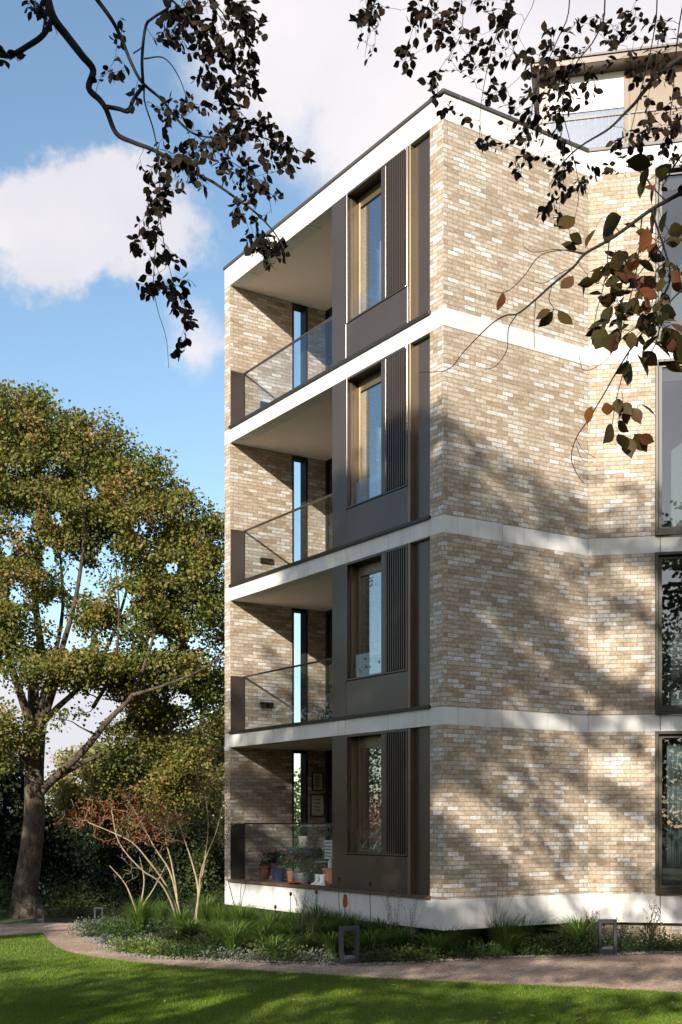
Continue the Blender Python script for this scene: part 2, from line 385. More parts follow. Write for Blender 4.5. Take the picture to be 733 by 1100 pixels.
# leaf templates: (along, across, up)
T_SMALL = (np.array([(0, 0, 0), (.42, .30, .05), (1, 0, -.06), (.42, -.30, .05)]), np.array([(0, 1, 2), (0, 2, 3)]))
T_MAPLE = (np.array([(0, 0, 0), (.25, .42, .03), (.62, .40, 0), (1, 0, -.08), (.62, -.40, .03), (.25, -.42, .06)]),
           np.array([(0, 1, 2), (0, 2, 3), (0, 3, 4), (0, 4, 5)]))
_xs = [.16, .36, .58, .78, .92]; _ws = [.20, .33, .35, .25, .11]
_tv = [(0, 0, 0)] + [(x, 0, -.10 * x * x) for x in _xs] + [(1.06, 0, -.14)] + [(x, w, .07 * w / .35 - .10 * x * x) for x, w in zip(_xs, _ws)] + [(x, -w, .07 * w / .35 - .10 * x * x) for x, w in zip(_xs, _ws)]
_tf = []
for sgn, o0 in ((1, 7), (-1, 12)):
    q = [(0, o0, 1)] + [(1 + i, o0 + i, o0 + i + 1) for i in range(4)] + [(1 + i, o0 + i + 1, 2 + i) for i in range(4)] + [(5, o0 + 4, 6)]
    _tf += [t if sgn > 0 else t[::-1] for t in q]
T_OVATE = (np.array(_tv), np.array(_tf))

def norm_(a): return a / (np.linalg.norm(a, axis=1, keepdims=True) + 1e-9)

def leaves(name, C, D, size, mat, parent, tmpl=T_SMALL, roll=None, flat=.5, **tags):
    """C centres, D stalk directions (n,3). flat: how much leaf faces lean to the sky"""
    n = len(C); C = np.asarray(C); D = norm_(np.asarray(D))
    up = RNG.normal(size=(n, 3)); up = norm_(up) * (1 - flat); up[:, 2] += flat
    S = norm_(np.cross(up, D)); U = np.cross(D, S)
    if np.isscalar(size): size = np.full(n, size)
    tv, tf = tmpl; k = len(tv)
    V = C[:, None, :] + size[:, None, None] * (tv[None, :, 0, None] * D[:, None, :] + tv[None, :, 1, None] * S[:, None, :] + tv[None, :, 2, None] * U[:, None, :])
    Fc = (tf[None] + (np.arange(n) * k)[:, None, None]).reshape(-1, 3)
    return np_mesh(name, V.reshape(-1, 3), Fc, mat, parent, **tags)

def curve_pts(pts, n=6):
    """Catmull-Rom through pts"""
    P = [Vector(p) for p in pts]; P = [P[0] * 2 - P[1]] + P + [P[-1] * 2 - P[-2]]
    out = []
    for i in range(1, len(P) - 2):
        for k in range(n):
            t = k / n; a, b, c, d = P[i - 1], P[i], P[i + 1], P[i + 2]
            out.append(.5 * ((2 * b) + (c - a) * t + (2 * a - 5 * b + 4 * c - d) * t * t + (3 * b - a - 3 * c + d) * t ** 3))
    out.append(P[-2]); return out

def grow(guides, targets, r0=.5, rend=.004, sag=0.0, jit=.08, seg=5, kr=.55, root=None):
    """guides: [(pts, rads)], targets: list of Vector. returns tubes, tips[(pts of twig)]"""
    nodes = []; rr = []
    tubes = []
    for pts, rads in guides:
        tubes.append((pts, rads))
        for p, r in zip(pts, rads): nodes.append(tuple(p)); rr.append(r)
    root = Vector(root) if root is not None else Vector(guides[0][0][0])
    twigs = []
    for t in sorted(targets, key=lambda q: (Vector(q) - root).length):
        t = Vector(t); A = np.array(nodes); d = A - np.array(t); dist = np.linalg.norm(d, axis=1)
        dr = np.linalg.norm(A - np.array(root), axis=1)
        cost = dist + .35 * np.maximum(0, dr - (t - root).length) 
        i = int(np.argmin(cost)); p0 = Vector(nodes[i]); ln = (t - p0).length
        r = min(rr[i] * .75, rend + kr * .02 * ln)
        r = max(r, rend)
        pts = []
        side = Vector(RNG.normal(size=3)) * ln * jit
        for k in range(seg + 1):
            u = k / seg
            p = p0.lerp(t, u) + side * math.sin(u * math.pi) + Vector((0, 0, sag * ln * math.sin(u * math.pi)))
            if 0 < k < seg: p += Vector(RNG.normal(size=3)) * ln * jit * .25
            pts.append(p)
        rads = [r + (rend - r) * (k / seg) for k in range(seg + 1)]
        tubes.append((pts, rads)); twigs.append(pts)
        for p, q in zip(pts[1:], rads[1:]): nodes.append(tuple(p)); rr.append(q)
    return tubes, twigs

def blob_targets(ells, n_per):
    """random points in a list of ellipsoids (centre, (rx,ry,rz), n)"""
    out = []
    for c, r, n in ells:
        c = np.array(c)
        for _ in range(int(n * n_per)):
            v = RNG.normal(size=3); v /= np.linalg.norm(v); v *= RNG.random() ** (1 / 2.2)
            out.append(Vector(c + v * np.array(r)))
    return out

def clumps(targets, n, r, shell=.6, shear=0):
    """leaf centres and directions spread through small clumps round the targets"""
    T = np.array([tuple(t) for t in targets]); k = len(T)
    nn = np.maximum(3, (n * RNG.uniform(.5, 1.5, k)).astype(int))
    idx = np.repeat(np.arange(k), nn)
    v = norm_(RNG.normal(size=(len(idx), 3))) * (RNG.random(len(idx)) ** shell)[:, None]
    R = np.array(r)[None] * RNG.uniform(.6, 1.25, k)[idx][:, None]
    o = v * R
    if shear: o[:, 2] -= np.where(T[idx][:, 2] > 10.5, shear, shear * .15) * o[:, 0]
    C = T[idx] + o
    D = norm_(v) + RNG.normal(size=C.shape) * .6 + np.array([0, 0, -.35])
    return C, D

# ------------------------------------------------------------------ ground
E0 = Vector((0, 0, 0))
def sheet(name, pts, z, mat, thick=0.0, **t):
    mb = MB()
    if thick: mb.prism([(p[0], p[1]) for p in pts], z - thick, z)
    else:
        n = len(pts); ar = sum(pts[i][0] * pts[(i + 1) % n][1] - pts[(i + 1) % n][0] * pts[i][1] for i in range(n))
        if ar < 0: pts = pts[::-1]
        mb.add([(p[0], p[1], z) for p in pts], [list(range(len(pts)))])
    return mb.build(name, mat, None, kind='structure', **t)

sheet('ground', [(-500, -400), (500, -400), (500, 900), (-500, 900)], -.004, M['meadow'])
far_edge = [GR(*p) for p in [(-160, 997), (-60, 995), (0, 993.5), (45, 992), (82, 992.5), (92, 1005), (106, 1015), (142, 1026), (177, 1029.5), (260, 1033), (365, 1037), (420, 1036.5), (480, 1033), (560, 1029), (640, 1027), (733, 1024), (860, 1020)]]
near_edge = [GR(*p) for p in [(-160, 1012), (-60, 1009), (0, 1006.5), (30, 1004.5), (46, 1003.5), (50, 1010), (71, 1023), (124, 1032.5), (190, 1039), (260, 1043.5), (370, 1050), (476, 1056), (640, 1063), (733, 1068), (860, 1075)]]
far_c = [Vector((p.x, p.y, 0)) for p in curve_pts(far_edge, 4)]
near_c = [Vector((p.x, p.y, 0)) for p in curve_pts(near_edge, 4)]
sheet('gravel_path', far_c + near_c[::-1], .004, M['gravel'])
bed_poly = far_c[16:] + [Vector((14, 24, 0)), Vector((8, 34, 0)), Vector((-9, 34, 0)), Vector((-8.0, 29, 0))]
sheet('planting_bed_soil', bed_poly, .010, M['soil'])
lawn_poly = near_c + [Vector((12, 4, 0)), Vector((9, -4, 0)), Vector((-9, -4, 0)), Vector((-12, 12, 0))]
sheet('lawn_ground', lawn_poly, .022, M['lawnbase'])

def in_poly(x, y, poly):
    inside = np.zeros(len(x), bool); n = len(poly)
    for i in range(n):
        x1, y1 = poly[i][0], poly[i][1]; x2, y2 = poly[(i + 1) % n][0], poly[(i + 1) % n][1]
        if y1 == y2: continue
        c = ((y1 > y) != (y2 > y)) & (x < (x2 - x1) * (y - y1) / (y2 - y1) + x1)
        inside ^= c
    return inside

def lawn_blades():
    n = 520000
    y = 11.0 + 13.0 * RNG.random(n) ** 1.6
    x = RNG.uniform(-.36, .36, n) * y
    ok = in_poly(x, y, lawn_poly); x = x[ok]; y = y[ok]; n = len(x)
    patch = .5 + .5 * np.sin(x * 1.7 + 1.3 * np.sin(y * .9)) * np.sin(y * 2.1 + x)
    h = (.022 + .018 * RNG.random(n)) * (.85 + .3 * patch)
    a = RNG.random(n) * 6.283; w = .0028 + .0025 * RNG.random(n)
    dx = np.cos(a) * w; dy = np.sin(a) * w
    lean = RNG.normal(size=(n, 2)) * .012
    V = np.empty((n, 3, 3))
    V[:, 0] = np.stack([x - dx, y - dy, np.full(n, .02)], 1)
    V[:, 1] = np.stack([x + dx, y + dy, np.full(n, .02)], 1)
    V[:, 2] = np.stack([x + lean[:, 0], y + lean[:, 1], .02 + h], 1)
    np_mesh('lawn_grass', V.reshape(-1, 3), np.arange(n * 3).reshape(-1, 3), M['blade'], None, kind='stuff',
            label='short mown green grass covering the lawn in front of the gravel path', cat='grass')
lawn_blades()

def litter():
    n = 1500
    y = 11.5 + 13 * RNG.random(n) ** 1.4; x = RNG.uniform(-.30, .36, n) * y
    keep = RNG.random(n) < np.clip(.22 + x * .13, .06, 1)
    x = x[keep]; y = y[keep]
    il = in_poly(x, y, lawn_poly)
    ip = in_poly(x, y, far_c + near_c[::-1])
    z = np.where(il, .045, .010); k = il | ip
    C = np.stack([x, y, z], 1)[k]; D = RNG.normal(size=C.shape); D[:, 2] *= .25
    leaves('fallen_leaves', C, D, RNG.uniform(.03, .065, len(C)), M['litter'], None, T_OVATE, flat=.8, kind='stuff',
           label='small brown and yellow fallen leaves scattered over lawn and path', cat='leaves')
litter()

def pebbles():
    P = []; 
    oc = np.array([(1, 0, 0), (-1, 0, 0), (0, 1, 0), (0, -1, 0), (0, 0, 1), (0, 0, -.6)], float)
    of = np.array([(0, 2, 4), (2, 1, 4), (1, 3, 4), (3, 0, 4), (2, 0, 5), (1, 2, 5), (3, 1, 5), (0, 3, 5)])
    c = np.array([(p.x, p.y) for p in far_c]); V = []; Fs = []; k = 0
    for i in range(3600):
        j = RNG.integers(16, len(c) - 1); t = RNG.random(); q = c[j] * (1 - t) + c[j + 1] * t
        q = q + RNG.normal(size=2) * np.array([.1, .10]) + np.array([0, .05])
        s = RNG.uniform(.010, .026); R = oc * s * RNG.uniform(.6, 1.2, 3)
        a = RNG.random() * 6.28; R = np.stack([R[:, 0] * math.cos(a) - R[:, 1] * math.sin(a), R[:, 0] * math.sin(a) + R[:, 1] * math.cos(a), R[:, 2] * .7], 1)
        V.append(R + np.array([q[0], q[1], .016])); Fs.append(of + k); k += 6
    np_mesh('pebble_edging', np.concatenate(V), np.concatenate(Fs), M['pebble'], None, kind='stuff',
            label='loose pale pebbles strewn along the edge between path and planting', cat='pebbles')
pebbles()

# ------------------------------------------------------------------ apartment building
P0 = Vector((1.667, 19.85, 0)); A = Vector((-.547, .837, 0)).normalized(); E = Vector((.837, .547, 0)).normalized()
def FA(t, e, z): return P0 + A * t + E * e + Vector((0, 0, z))
P2 = P0 + E * 3.24
Cd = (E - A).normalized(); Ci = (E + A).normalized()
def FC(t, v, z): return P2 + Cd * t + Ci * v + Vector((0, 0, z))
LA, LB = 7.62, 3.24
ZB0, ZB1 = .43, .93                                  # base band
BANDS = [(3.79, 4.08), (6.92, 7.21), (10.29, 10.59)]
ZP0, ZP1, ZC = 13.65, 14.07, 14.13
ST = [(ZB1, 3.79), (4.08, 6.92), (7.21, 10.29), (10.59, ZP0)]
bld = thing('apartment_building', 'four storey buff brick apartment block with pale stone bands, bronze window panels and recessed balconies', 'building', P0)
JC = .30 * math.tan(math.radians(22.5))              # mitre at the re-entrant corner

def stone_run(z0, z1, name):
    mb = MB(); g = .0055; D = .30
    # facade with the balconies
    cuts = [.0, 1.55, 2.9, 4.2, 5.5, 6.6, LA]
    for a, b in zip(cuts[:-1], cuts[1:]): mb.box(FA, a + (g if a > 0 else 0), b - g, -.004, D, z0, z1)
    cuts = [D, 1.25, 2.3, LB]
    for a, b in zip(cuts[:-1], cuts[1:]):
        mb.box(FA, -.004, D, a + g, b - (g if b < LB else -.002), z0, z1)
    cuts = [.0, 1.24, 2.5, 3.8, 5.1, 6.4, 8.0]
    for a, b in zip(cuts[:-1], cuts[1:]): mb.box(FC, a + (g if a > 0 else .006), b - g, -.004, D, z0, z1)
    cuts = [D, 2.0, 4.0, 6.0, 8.0, 10.0, 13.6]
    for a, b in zip(cuts[:-1], cuts[1:]): mb.box(FA, LA - D, LA + .004, a + g, b - g, z0, z1)
    return mb.build(name, M['stone'], bld, bevel=.004)
stone_run(ZB0, ZB1, 'stone_base')
for z0, z1 in BANDS: stone_run(z0, z1, 'stone_band')
stone_run(ZP0, ZP1, 'parapet')
mb = MB()
mb.box(FA, -.03, LA + .03, -.03, .34, ZP1, ZC); mb.box(FA, -.03, .34, .342, LB + .012, ZP1, ZC)
mb.box(FC, .016, 8, -.03, .34, ZP1, ZC + .003); mb.box(FA, LA - .34, LA + .03, .342, 13.6, ZP1, ZC)
mb.build('coping', M['coping'], bld, bevel=.004)

# brick walls, storey by storey between the stone bands
W = .25
WX0 = 1.153; WX1 = 3.35                              # tall windows of the angled facade
SW0, SW1 = 1.54, 1.95                                # slot window in the balcony side wall
mbA = MB(); mbB = MB(); mbC = MB(); mbS = MB(); mbL = MB()
for i, (z0, z1) in enumerate(ST):
    mbA.box(FA, 0, .36, 0, W, z0, z1)
    mbB.box(FA, 0, W, W, LB, z0, z1)
    mbC.box(FC, .004, WX0, 0, W, z0, z1)
    mbS.box(FA, LA - W, LA, 0, SW0, z0, z1)
    mbL.box(FA, 3.21, 3.33, .262, 2.4, z0, z1)
mbA.build('brick_pier', M['brick'], bld, uv=True); mbB.build('brick_wall', M['brick'], bld, uv=True)
mbC.build('brick_wall', M['brick'], bld, uv=True); mbS.build('brick_wall', M['brick'], bld, uv=True)
mbL.build('balcony_partition', M['brick'], bld, uv=True)
for fr_, a, b, c, d in ((FC, WX1, 4.9, 0, W), (FC, 7.1, 8, 0, W), (FA, LA - W, LA, SW1, 13.6)):
    mb = MB()
    for z0, z1 in ST: mb.box(fr_, a, b, c, d, z0, z1)
    mb.build('brick_wall', M['brick'], bld, uv=True)
mb = MB()
mb.box(FA, .75, 7.0, .9, 13, -.3, ZB0); mb.box(FC, .0, 8, .14, .5, -.3, ZB0 - .002)
mb.build('plinth', M['brick'], bld, uv=True)
mb = MB(); mb.box(FA, .3, LA - .3, 13.3, 13.6, ZB1, ZP1); mb.box(FC, 7.7, 8, .31, 6, ZB1, ZP1); mb.build('rear_wall', M['brick'], bld, uv=True)

foot = [(.302, .302), (LA - .302, .302), (LA - .302, 13.3), (-1.2, 13.3), (-5.46, 9.1), (.302, 3.37)]
def slab(z0, z1, name, mat):
    mb = MB(); mb.prism([FA(a, b, 0) for a, b in foot], z0, z1); return mb.build(name, mat, bld)
slab(ZB0 + .004, ZB1 - .03, 'ground_slab', M['soffit'])
for z0, z1 in BANDS: slab(z0 + .003, z1 - .03, 'floor_slab', M['soffit'])
slab(ZP0 + .003, ZP1 - .1, 'roof_slab', M['soffit'])
for i, (z0, z1) in enumerate(ST):
    mb = MB(); mb.box(FA, 3.335, LA - .26, .30, 2.40, z0 - .028, z0 + .004)
    mb.build('balcony_floor', M['stone'] if i else M['deck'], bld)  # upper floors unseen; pale stone put there to bounce light onto the soffits
    mb = MB(); mb.box(FA, W + .004, 3.2, .31, 5.6, z0 - .028, z0 + .004); mb.box(FA, 3.335, LA - .26, 2.46, 5.6, z0 - .028, z0 + .004)
    mb.build('room_floor', M['floorwood'], bld)
    mb = MB(); mb.box(FA, -2.2, LA - .26, 5.62, 5.7, z0, z1); mb.box(FA, W + .003, W + .02, .31, 3.0, z0 + .006, z1)
    mb.build('inner_wall', M['plaster'], bld)

def frame_ring(mb, fr, u0, u1, v0, v1, z0, z1, w, wt=None, wb=None):
    wt = wt or w; wb = wb or w
    mb.box(fr, u0, u0 + w, v0, v1, z0, z1); mb.box(fr, u1 - w, u1, v0, v1, z0, z1)
    mb.box(fr, u0 + w, u1 - w, v0, v1, z1 - wt, z1); mb.box(fr, u0 + w, u1 - w, v0, v1, z0, z0 + wb)

def curtain_or_reflection(fr, u0, u1, v, z0, z1, parent, mat, folds=5):
    n = folds * 8; vs = []; fs = []
    for k in range(n + 1):
        u = u0 + (u1 - u0) * k / n; d = .03 * math.sin(k / 8 * 2 * math.pi) + .008 * math.sin(k * 1.7)
        for z, s in ((z0, 1.25), (.5 * (z0 + z1), 1), (z1, .8)):
            vs.append(fr(u, v + d * s, z)); 
    for k in range(n):
        for j in range(2): fs.append([k * 3 + j, k * 3 + 3 + j, k * 3 + 4 + j, k * 3 + 1 + j])
    o = np_mesh('curtain_or_reflection', vs, fs, mat, parent, smooth=True)
    sd = o.modifiers.new('thick', 'SOLIDIFY'); sd.thickness = .004
    return o

SILL = .69
for i, (z0, z1) in enumerate(ST):
    # ledge that runs along the opening
    mb = MB(); mb.box(FA, .33, 7.37, -.045, .0, z0 - .006, z0 + .05); mb.box(FA, 3.336, 7.365, .002, .33, z0 + .006, z0 + .046)
    mb.box(FA, .364, 3.33, .0015, .08, z0 + .001, z0 + .05)
    mb.build('ledge', M['bronze_dark'] if i else M['deck'], bld, bevel=.003)
    # flat panels
    mb = MB(); mb.box(FA, 2.868, 3.33, -.012, .26, z0 + .052, z1 - .002); mb.build('metal_panel', M['bronze'], bld, bevel=.003)
    mb = MB(); mb.box(FA, .362, .90, .085, .20, z0 + .052, z1 - .002); mb.build('metal_panel', M['bronze'], bld, bevel=.003)
    mb = MB(); mb.box(FA, .97, 2.86, -.012, .20, z0 + .052, z0 + SILL - .012); mb.build('spandrel_panel', M['bronze'], bld, bevel=.003)
    mb = MB(); mb.box(FA, .90, .9695, -.010, .20, z0 + .052, z1 - .004); mb.build('reveal', M['gold'], bld, bevel=.002)
    # window box
    fr_mb = MB(); zs = z0 + SILL
    frame_ring(fr_mb, FA, .971, 2.866, -.022, .06, zs, z1 - .004, .045, .045, .03)
    fr_mb.box(FA, 1.60, 1.735, -.022, .06, zs + .031, z1 - .051)
    win = fr_mb.build('window', M['bronze'], bld, bevel=.003)
    mb = MB(); mb.box(FA, .972, 1.0, .061, .30, zs, z1 - .004); mb.build('window_reveal', M['gold'], win)
    mb = MB(); mb.box(FA, 2.80, 2.866, .061, .30, zs, z1 - .004)
    mb.build('window_reveal', M['gold'], win)
    mb = MB(); mb.box(FA, 1.001, 2.799, .062, .30, z1 - .05, z1 - .005); mb.build('window_head', M['bronze_dark'], win)
    mb = MB(); mb.box(FA, 1.001, 2.799, .062, .30, zs, zs + .028); mb.build('window_sill', M['bronze'], win)
    mb = MB(); frame_ring(mb, FA, 1.0, 2.798, .20, .262, zs + .03, z1 - .052, .075, .20, .06)
    for u in (2.60, 2.2): mb.lathe(FA(u, .20, z1 - .15), [(.022, 0), (.022, .012)], 10, Matrix.Rotation(0, 3, 'X') @ Matrix(((E.x, 0, -E.x), (E.y, 0, -E.y), (0, 1, 0))) if False else None)
    mb.build('sash_frame', M['gold'], win, bevel=.003)
    mb = MB(); mb.box(FA, 1.07, 2.73, .228, .238, zs + .08, z1 - .24); mb.build('pane', M['glass'], win)
    mb = MB(); mb.box(FA, 1.74, 2.795, .075, .087, zs + .04, zs + .46); mb.build('guard_glass', M['balglass'], win)
    curtain_or_reflection(FA, 1.30, 2.31, .36, zs + .05, z1 - 1.0, win, M['white'], 6) if i else None  # white pleats stand in for a pale reflection in the pane
    # louvred screen
    mb = MB(); mb.box(FA, 1.017, 1.598, .045, .058, zs + .032, z1 - .052); mb.build('screen_backing', M['bronze_dark'], win)
    mb = MB()
    for k in range(9):
        u = 1.045 + k * .064
        mb.box(FA, u, u + .022, -.030, .044, zs + .034, z1 - .054)
    mb.build('louvre_screen', M['bronze'], win)
    # balcony
    sof_z = z1
    mb = MB(); mb.box(FA, 3.345, 7.33, .333, .347, z0 + .03, z0 + 1.22); rail = mb.build('balustrade', M['balglass'], bld)
    mb = MB(); mb.box(FA, 3.34, 7.36, .318, .362, z0 + 1.221, z0 + 1.255); mb.build('handrail', M['bronze'] if i else M['bronze_dark'], rail, bevel=.003)
    mb = MB(); mb.box(FA, 7.352, 7.368, .008, .345, z0 + .052, z0 + 1.24); mb.build('end_plate', M['bronze'] if i else M['bronze_dark'], rail)
    # slot window of the side wall
    mb = MB(); frame_ring(mb, lambda u, v, z: FA(v, u, z), SW0 + .002, SW1 - .002, LA - .245, LA - .01, z0 + .006, z1 - .003, .05, .06, .05)
    sw = mb.build('slot_window', M['black'], bld)
    mb = MB(); mb.box(FA, LA - .10, LA - .09, SW0 + .05, SW1 - .05, z0 + .05, z1 - .06); mb.build('pane', M['balglass'], sw)
    # sliding doors behind the balcony
    mb = MB(); frame_ring(mb, FA, 3.335, 7.365, 2.402, 2.46, z0 + .006, z1 - .003, .07)
    for u in (4.65, 6.0): mb.box(FA, u, u + .09, 2.402, 2.46, z0 + .076, z1 - .073)
    dr = mb.build('sliding_door', M['black'], bld)
    mb = MB(); mb.box(FA, 3.41, 7.29, 2.425, 2.435, z0 + .08, z1 - .08); mb.build('pane', M['glass_c'], dr)
    # vent slot low on the balcony side wall
    if 1 <= i <= 3:
        mb = MB(); mb.box(FA, 7.335, 7.3695, .72, 1.05, z0 + .60, z0 + .72)
        v = mb.build('wall_vent', M['black'], bld, bevel=.004)
        mb = MB()
        for k in range(3): mb.box(FA, 7.326, 7.334, .74, 1.03, z0 + .615 + k * .034, z0 + .633 + k * .034)
        mb.build('grille', M['bronze_dark'], v)
    # tall windows of the angled facade
    for (a, b, vis) in ((WX0, WX1, 1), (4.9, 7.1, 0)):
        mb = MB(); frame_ring(mb, FC, a + .002, b - .002, -.075, .10, z0 + .045, z1 - .004, .055, .05, .055)
        mb.box(FC, a + .002, b - .002, -.085, -.0, z0 + .004, z0 + .044)
        cw = mb.build('tall_window', M['olive'], bld, bevel=.004)
        mb = MB(); frame_ring(mb, FC, a + .058, b - .058, .02, .085, z0 + .102, z1 - .056, .06)
        mid = .5 * (a + b)
        mb.box(FC, mid - .05, mid + .05, .02, .085, z0 + .163, z1 - .117)
        mb.build('sash_frame', M['olive'], cw)
        mb = MB(); mb.box(FC, a + .12, b - .12, .05, .06, z0 + .165, z1 - .12); mb.build('pane', M['glass_c'], cw)
        if i in (2, 3):
            mb = MB(); mb.box(FC, a + .06, b - .06, .101, .16, z1 - .34, z1 - .058); mb.build('blind_box', M['tan'], cw)
        mb = MB(); mb.box(FC, a - .3 if a > 4 else a - .0, b + .3, .002, .1, 0, .001)
        if i == 0:
            curtain_or_reflection(FC, a + .22, a + .62, .30, z0 + .5, z1 - .15, cw, M['curtain_or_reflection'], 5)
            mb = MB()
            for k in range(26): mb.box(FC, a + .14 + k * .072, a + .17 + k * .072, .12, .15, z0 + .17, z0 + .42)
            mb.box(FC, a + .13, b - .13, .151, .18, z0 + .16, z0 + .45)
            mb.build('floor_grille', M['tan'], cw)
for (a, b) in ((WX0, WX1), (4.9, 7.1)): pass

# a framed print inside the ground floor room
def picture(name, label, c, U, Wd, H, parent=None, group=None, nrm=None):
    n = nrm; t = thing(name, label, 'picture', c, 0, group)
    U = Vector(U); n = Vector(n); c = Vector(c)
    fr = lambda u, v, z: c + U * u + n * v + Vector((0, 0, z))
    mb = MB(); frame_ring(mb, fr, -Wd / 2, Wd / 2, 0, .025, -H / 2, H / 2, .022); mb.build('picture_frame', M['pictureframe'], t)
    mb = MB(); mb.box(fr, -Wd / 2 + .022, Wd / 2 - .022, .002, .012, -H / 2 + .022, H / 2 - .022); mb.build('mount', M['paper'], t)
    # botanical sprig
    mb = MB(); 
    k = 0
    for s in (-1, 1):
        for j in range(4):
            z = -H * .26 + j * H * .16; x0 = 0; x1 = s * Wd * .26; zz = z + H * .07
            q = [(0, z), (x1 * .5, z + H * .015), (x1, zz), (x1 * .5, z + H * .085)]
            vs = [fr(a_, .0135 + .0004 * j, b_) for a_, b_ in q]; mb.add(vs, [[0, 1, 2, 3]])
    mb.add([fr(-.006, .0131, -H * .32), fr(.006, .0131, -H * .32), fr(.004, .0131, H * .33), fr(-.004, .0131, H * .33)], [[0, 1, 2, 3]])
    mb.build('print', M['printink'], t)
    return t
z0 = ZB1
picture('framed_picture', 'smaller upper framed botanical print on the ground floor balcony brick wall', FA(7.366, 2.19, 2.2 + 43.5 * 27.2 / F), E, .30, .42, nrm=-A, group='framed prints on the balcony wall')
picture('framed_picture', 'larger lower framed botanical print on the ground floor balcony brick wall', FA(7.366, 2.185, 2.2 + 17.8 * 27.2 / F), E, .37, .50, nrm=-A, group='framed prints on the balcony wall')
picture('framed_picture', 'dark framed picture on the wall inside the ground floor room', FA(3.20, 2.1, 2.38), E, .5, .42, nrm=-A)
mb = MB(); mb.box(FA, 3.201, 3.207, .31, 5.6, ZB1 + .006, ST[0][1] - .002); mb.build('room_lining', M['plaster'], bld)

# penthouse behind the parapet of the angled wing
S = 1.6
mb = MB(); mb.box(FC, -1.05, 8.2, S - .35, 7, 16.42, 16.54); rf = mb.build('penthouse_roof', M['bronze'], bld, bevel=.01)
mb = MB(); mb.box(FC, -1.08, 8.2, S - .38, S + 6, 16.541, 16.58); mb.build('fascia', M['coping'], rf)
mb = MB(); mb.box(FC, -.92, -.72, S, 6.5, ZC - .1, 16.42); pw = mb.build('penthouse_wall', M['bronze'], bld)
mb = MB(); mb.box(FC, .66, .76, S - .01, S + .12, ZC - .1, 16.41); mb.box(FC, 3.2, 3.3, S - .01, S + .12, ZC - .1, 16.41)
mb.build('post', M['tan'], pw)
mb = MB(); mb.box(FC, -.718, .655, S + .02, S + .032, ZC, 16.41); mb.build('pane', M['glass'], pw)
mb = MB(); mb.box(FC, -.717, .655, S + .004, S + .014, 15.72, 16.40); mb.build('cloud_reflection', M['cloud_reflection'], pw)  # pale sheet painted in place of a bright cloud reflection on the glass
mb = MB(); mb.box(FC, .765, 3.195, S + .03, S + .08, ZC - .1, 16.40); mb.build('panel', M['tan'], pw)
mb = MB(); mb.box(FA, -3.0, LA - .3, 8, 8.2, ZC, 14.3)
mb = MB(); rz = 14.80
mb.box(FC, -.95, 8, .16, .20, rz - .03, rz); mb.box(FC, -.95, 8, .165, .195, ZC + .06, ZC + .09)
for k in range(76): mb.box(FC, -.94 + k * .118, -.94 + k * .118 + .014, .173, .187, ZC + .09, rz - .03)
for u in (-.95, .7, 2.6, 4.5, 6.4): mb.box(FC, u, u + .04, .16, .20, ZC - .06, rz)
mb.build('roof_railing', M['rail'], bld)
mb = MB(); mb.box(FC, -.7, 8, S + 3.0, S + 3.1, ZC - .1, 16.41); mb.build('inner_wall', M['plaster'], bld)

# ------------------------------------------------------------------ things on the ground floor balcony
BZ = ZB1 + .0045
def on_balcony(x, y):
    """a spot on the balcony floor"""
    Y = F * (EYE - BZ) / (y - 883.0); return Vector(((x - 366.5) / F * Y, Y, BZ))
def at_e(x, e, z=BZ):
    """spot on the balcony floor seen at photo x and e metres in from the facade"""
    s = (x - 366.5) / F; t = (1.667 + E.x * e - s * (19.85 + E.y * e)) / (-A.x + s * A.y)
    return FA(t, e, z)

def pot(name, label, c, r, h, mat, group=None, rim=True):
    t = thing(name, label, 'pot', c, 0, group)
    mb = MB(); prof = [(r * .70, 0), (r * .95, h * .55), (r, h * .84)] + ([(r * 1.1, h * .85), (r * 1.1, h)] if rim else [(r, h)]) + [(r * .86, h), (r * .84, h * .9)]
    mb.lathe(c, prof, 22); mb.build('pot_body', mat, t, smooth=False)
    mb = MB(); mb.lathe((c[0], c[1], c[2] + h * .86), [(r * .83, 0), (r * .83, .01)], 16); mb.build('potting_soil', M['soil'], t)
    return t
def pot_plant(name, label, t, c, r, h, matk, n=260, size=.05, flowers=None, group=None, cat='plant'):
    root = thing(name, label, cat, c, 0, group)
    tg = [Vector(c) + Vector((RNG.normal() * r * .45, RNG.normal() * r * .45, h * RNG.uniform(.3, .95))) for _ in range(14)]
    tubes, tw = grow([([Vector(c), Vector(c) + Vector((0, 0, h * .2))], [.006, .005])], tg, rend=.0015, jit=.1, kr=.1)
    tubes_mesh('stem', tubes, M['stem'], root)
    C, D = clumps(tg, n * 1.8 / 14, (r * .4, r * .4, h * .22)); leaves('foliage', C, D, size * 1.15, M[matk], root, T_SMALL)
    if flowers:
        C, D = clumps(tg, flowers[1] / 14, (r * .42, r * .42, h * .24), .3); leaves('flower', C, D, size * .9, M[flowers[0]], root, T_MAPLE, kind='stuff')
    return root
c = at_e(282, .85); pot('flower_pot', 'round terracotta pot at the left end of the balcony floor', c, .19, .31, M['terracotta'])
pot_plant('potted_plant', 'leafy green herb plant in the round terracotta pot on the balcony', None, c + Vector((0, 0, .27)), .24, .42, 'herb', 420)
c = at_e(299, .75); pot('metal_planter', 'blue grey metal pot beside the terracotta pot on the balcony', c, .15, .30, M['bluepot'], rim=False)
pot_plant('potted_plant', 'dense dark green plant in the blue grey pot on the balcony', None, c + Vector((0, 0, .26)), .2, .34, 'dkgreen', 420)
c = at_e(325, .62); pot('metal_planter', 'wide zinc pot holding the pink flowering plant on the balcony', c, .18, .24, M['zinc'])
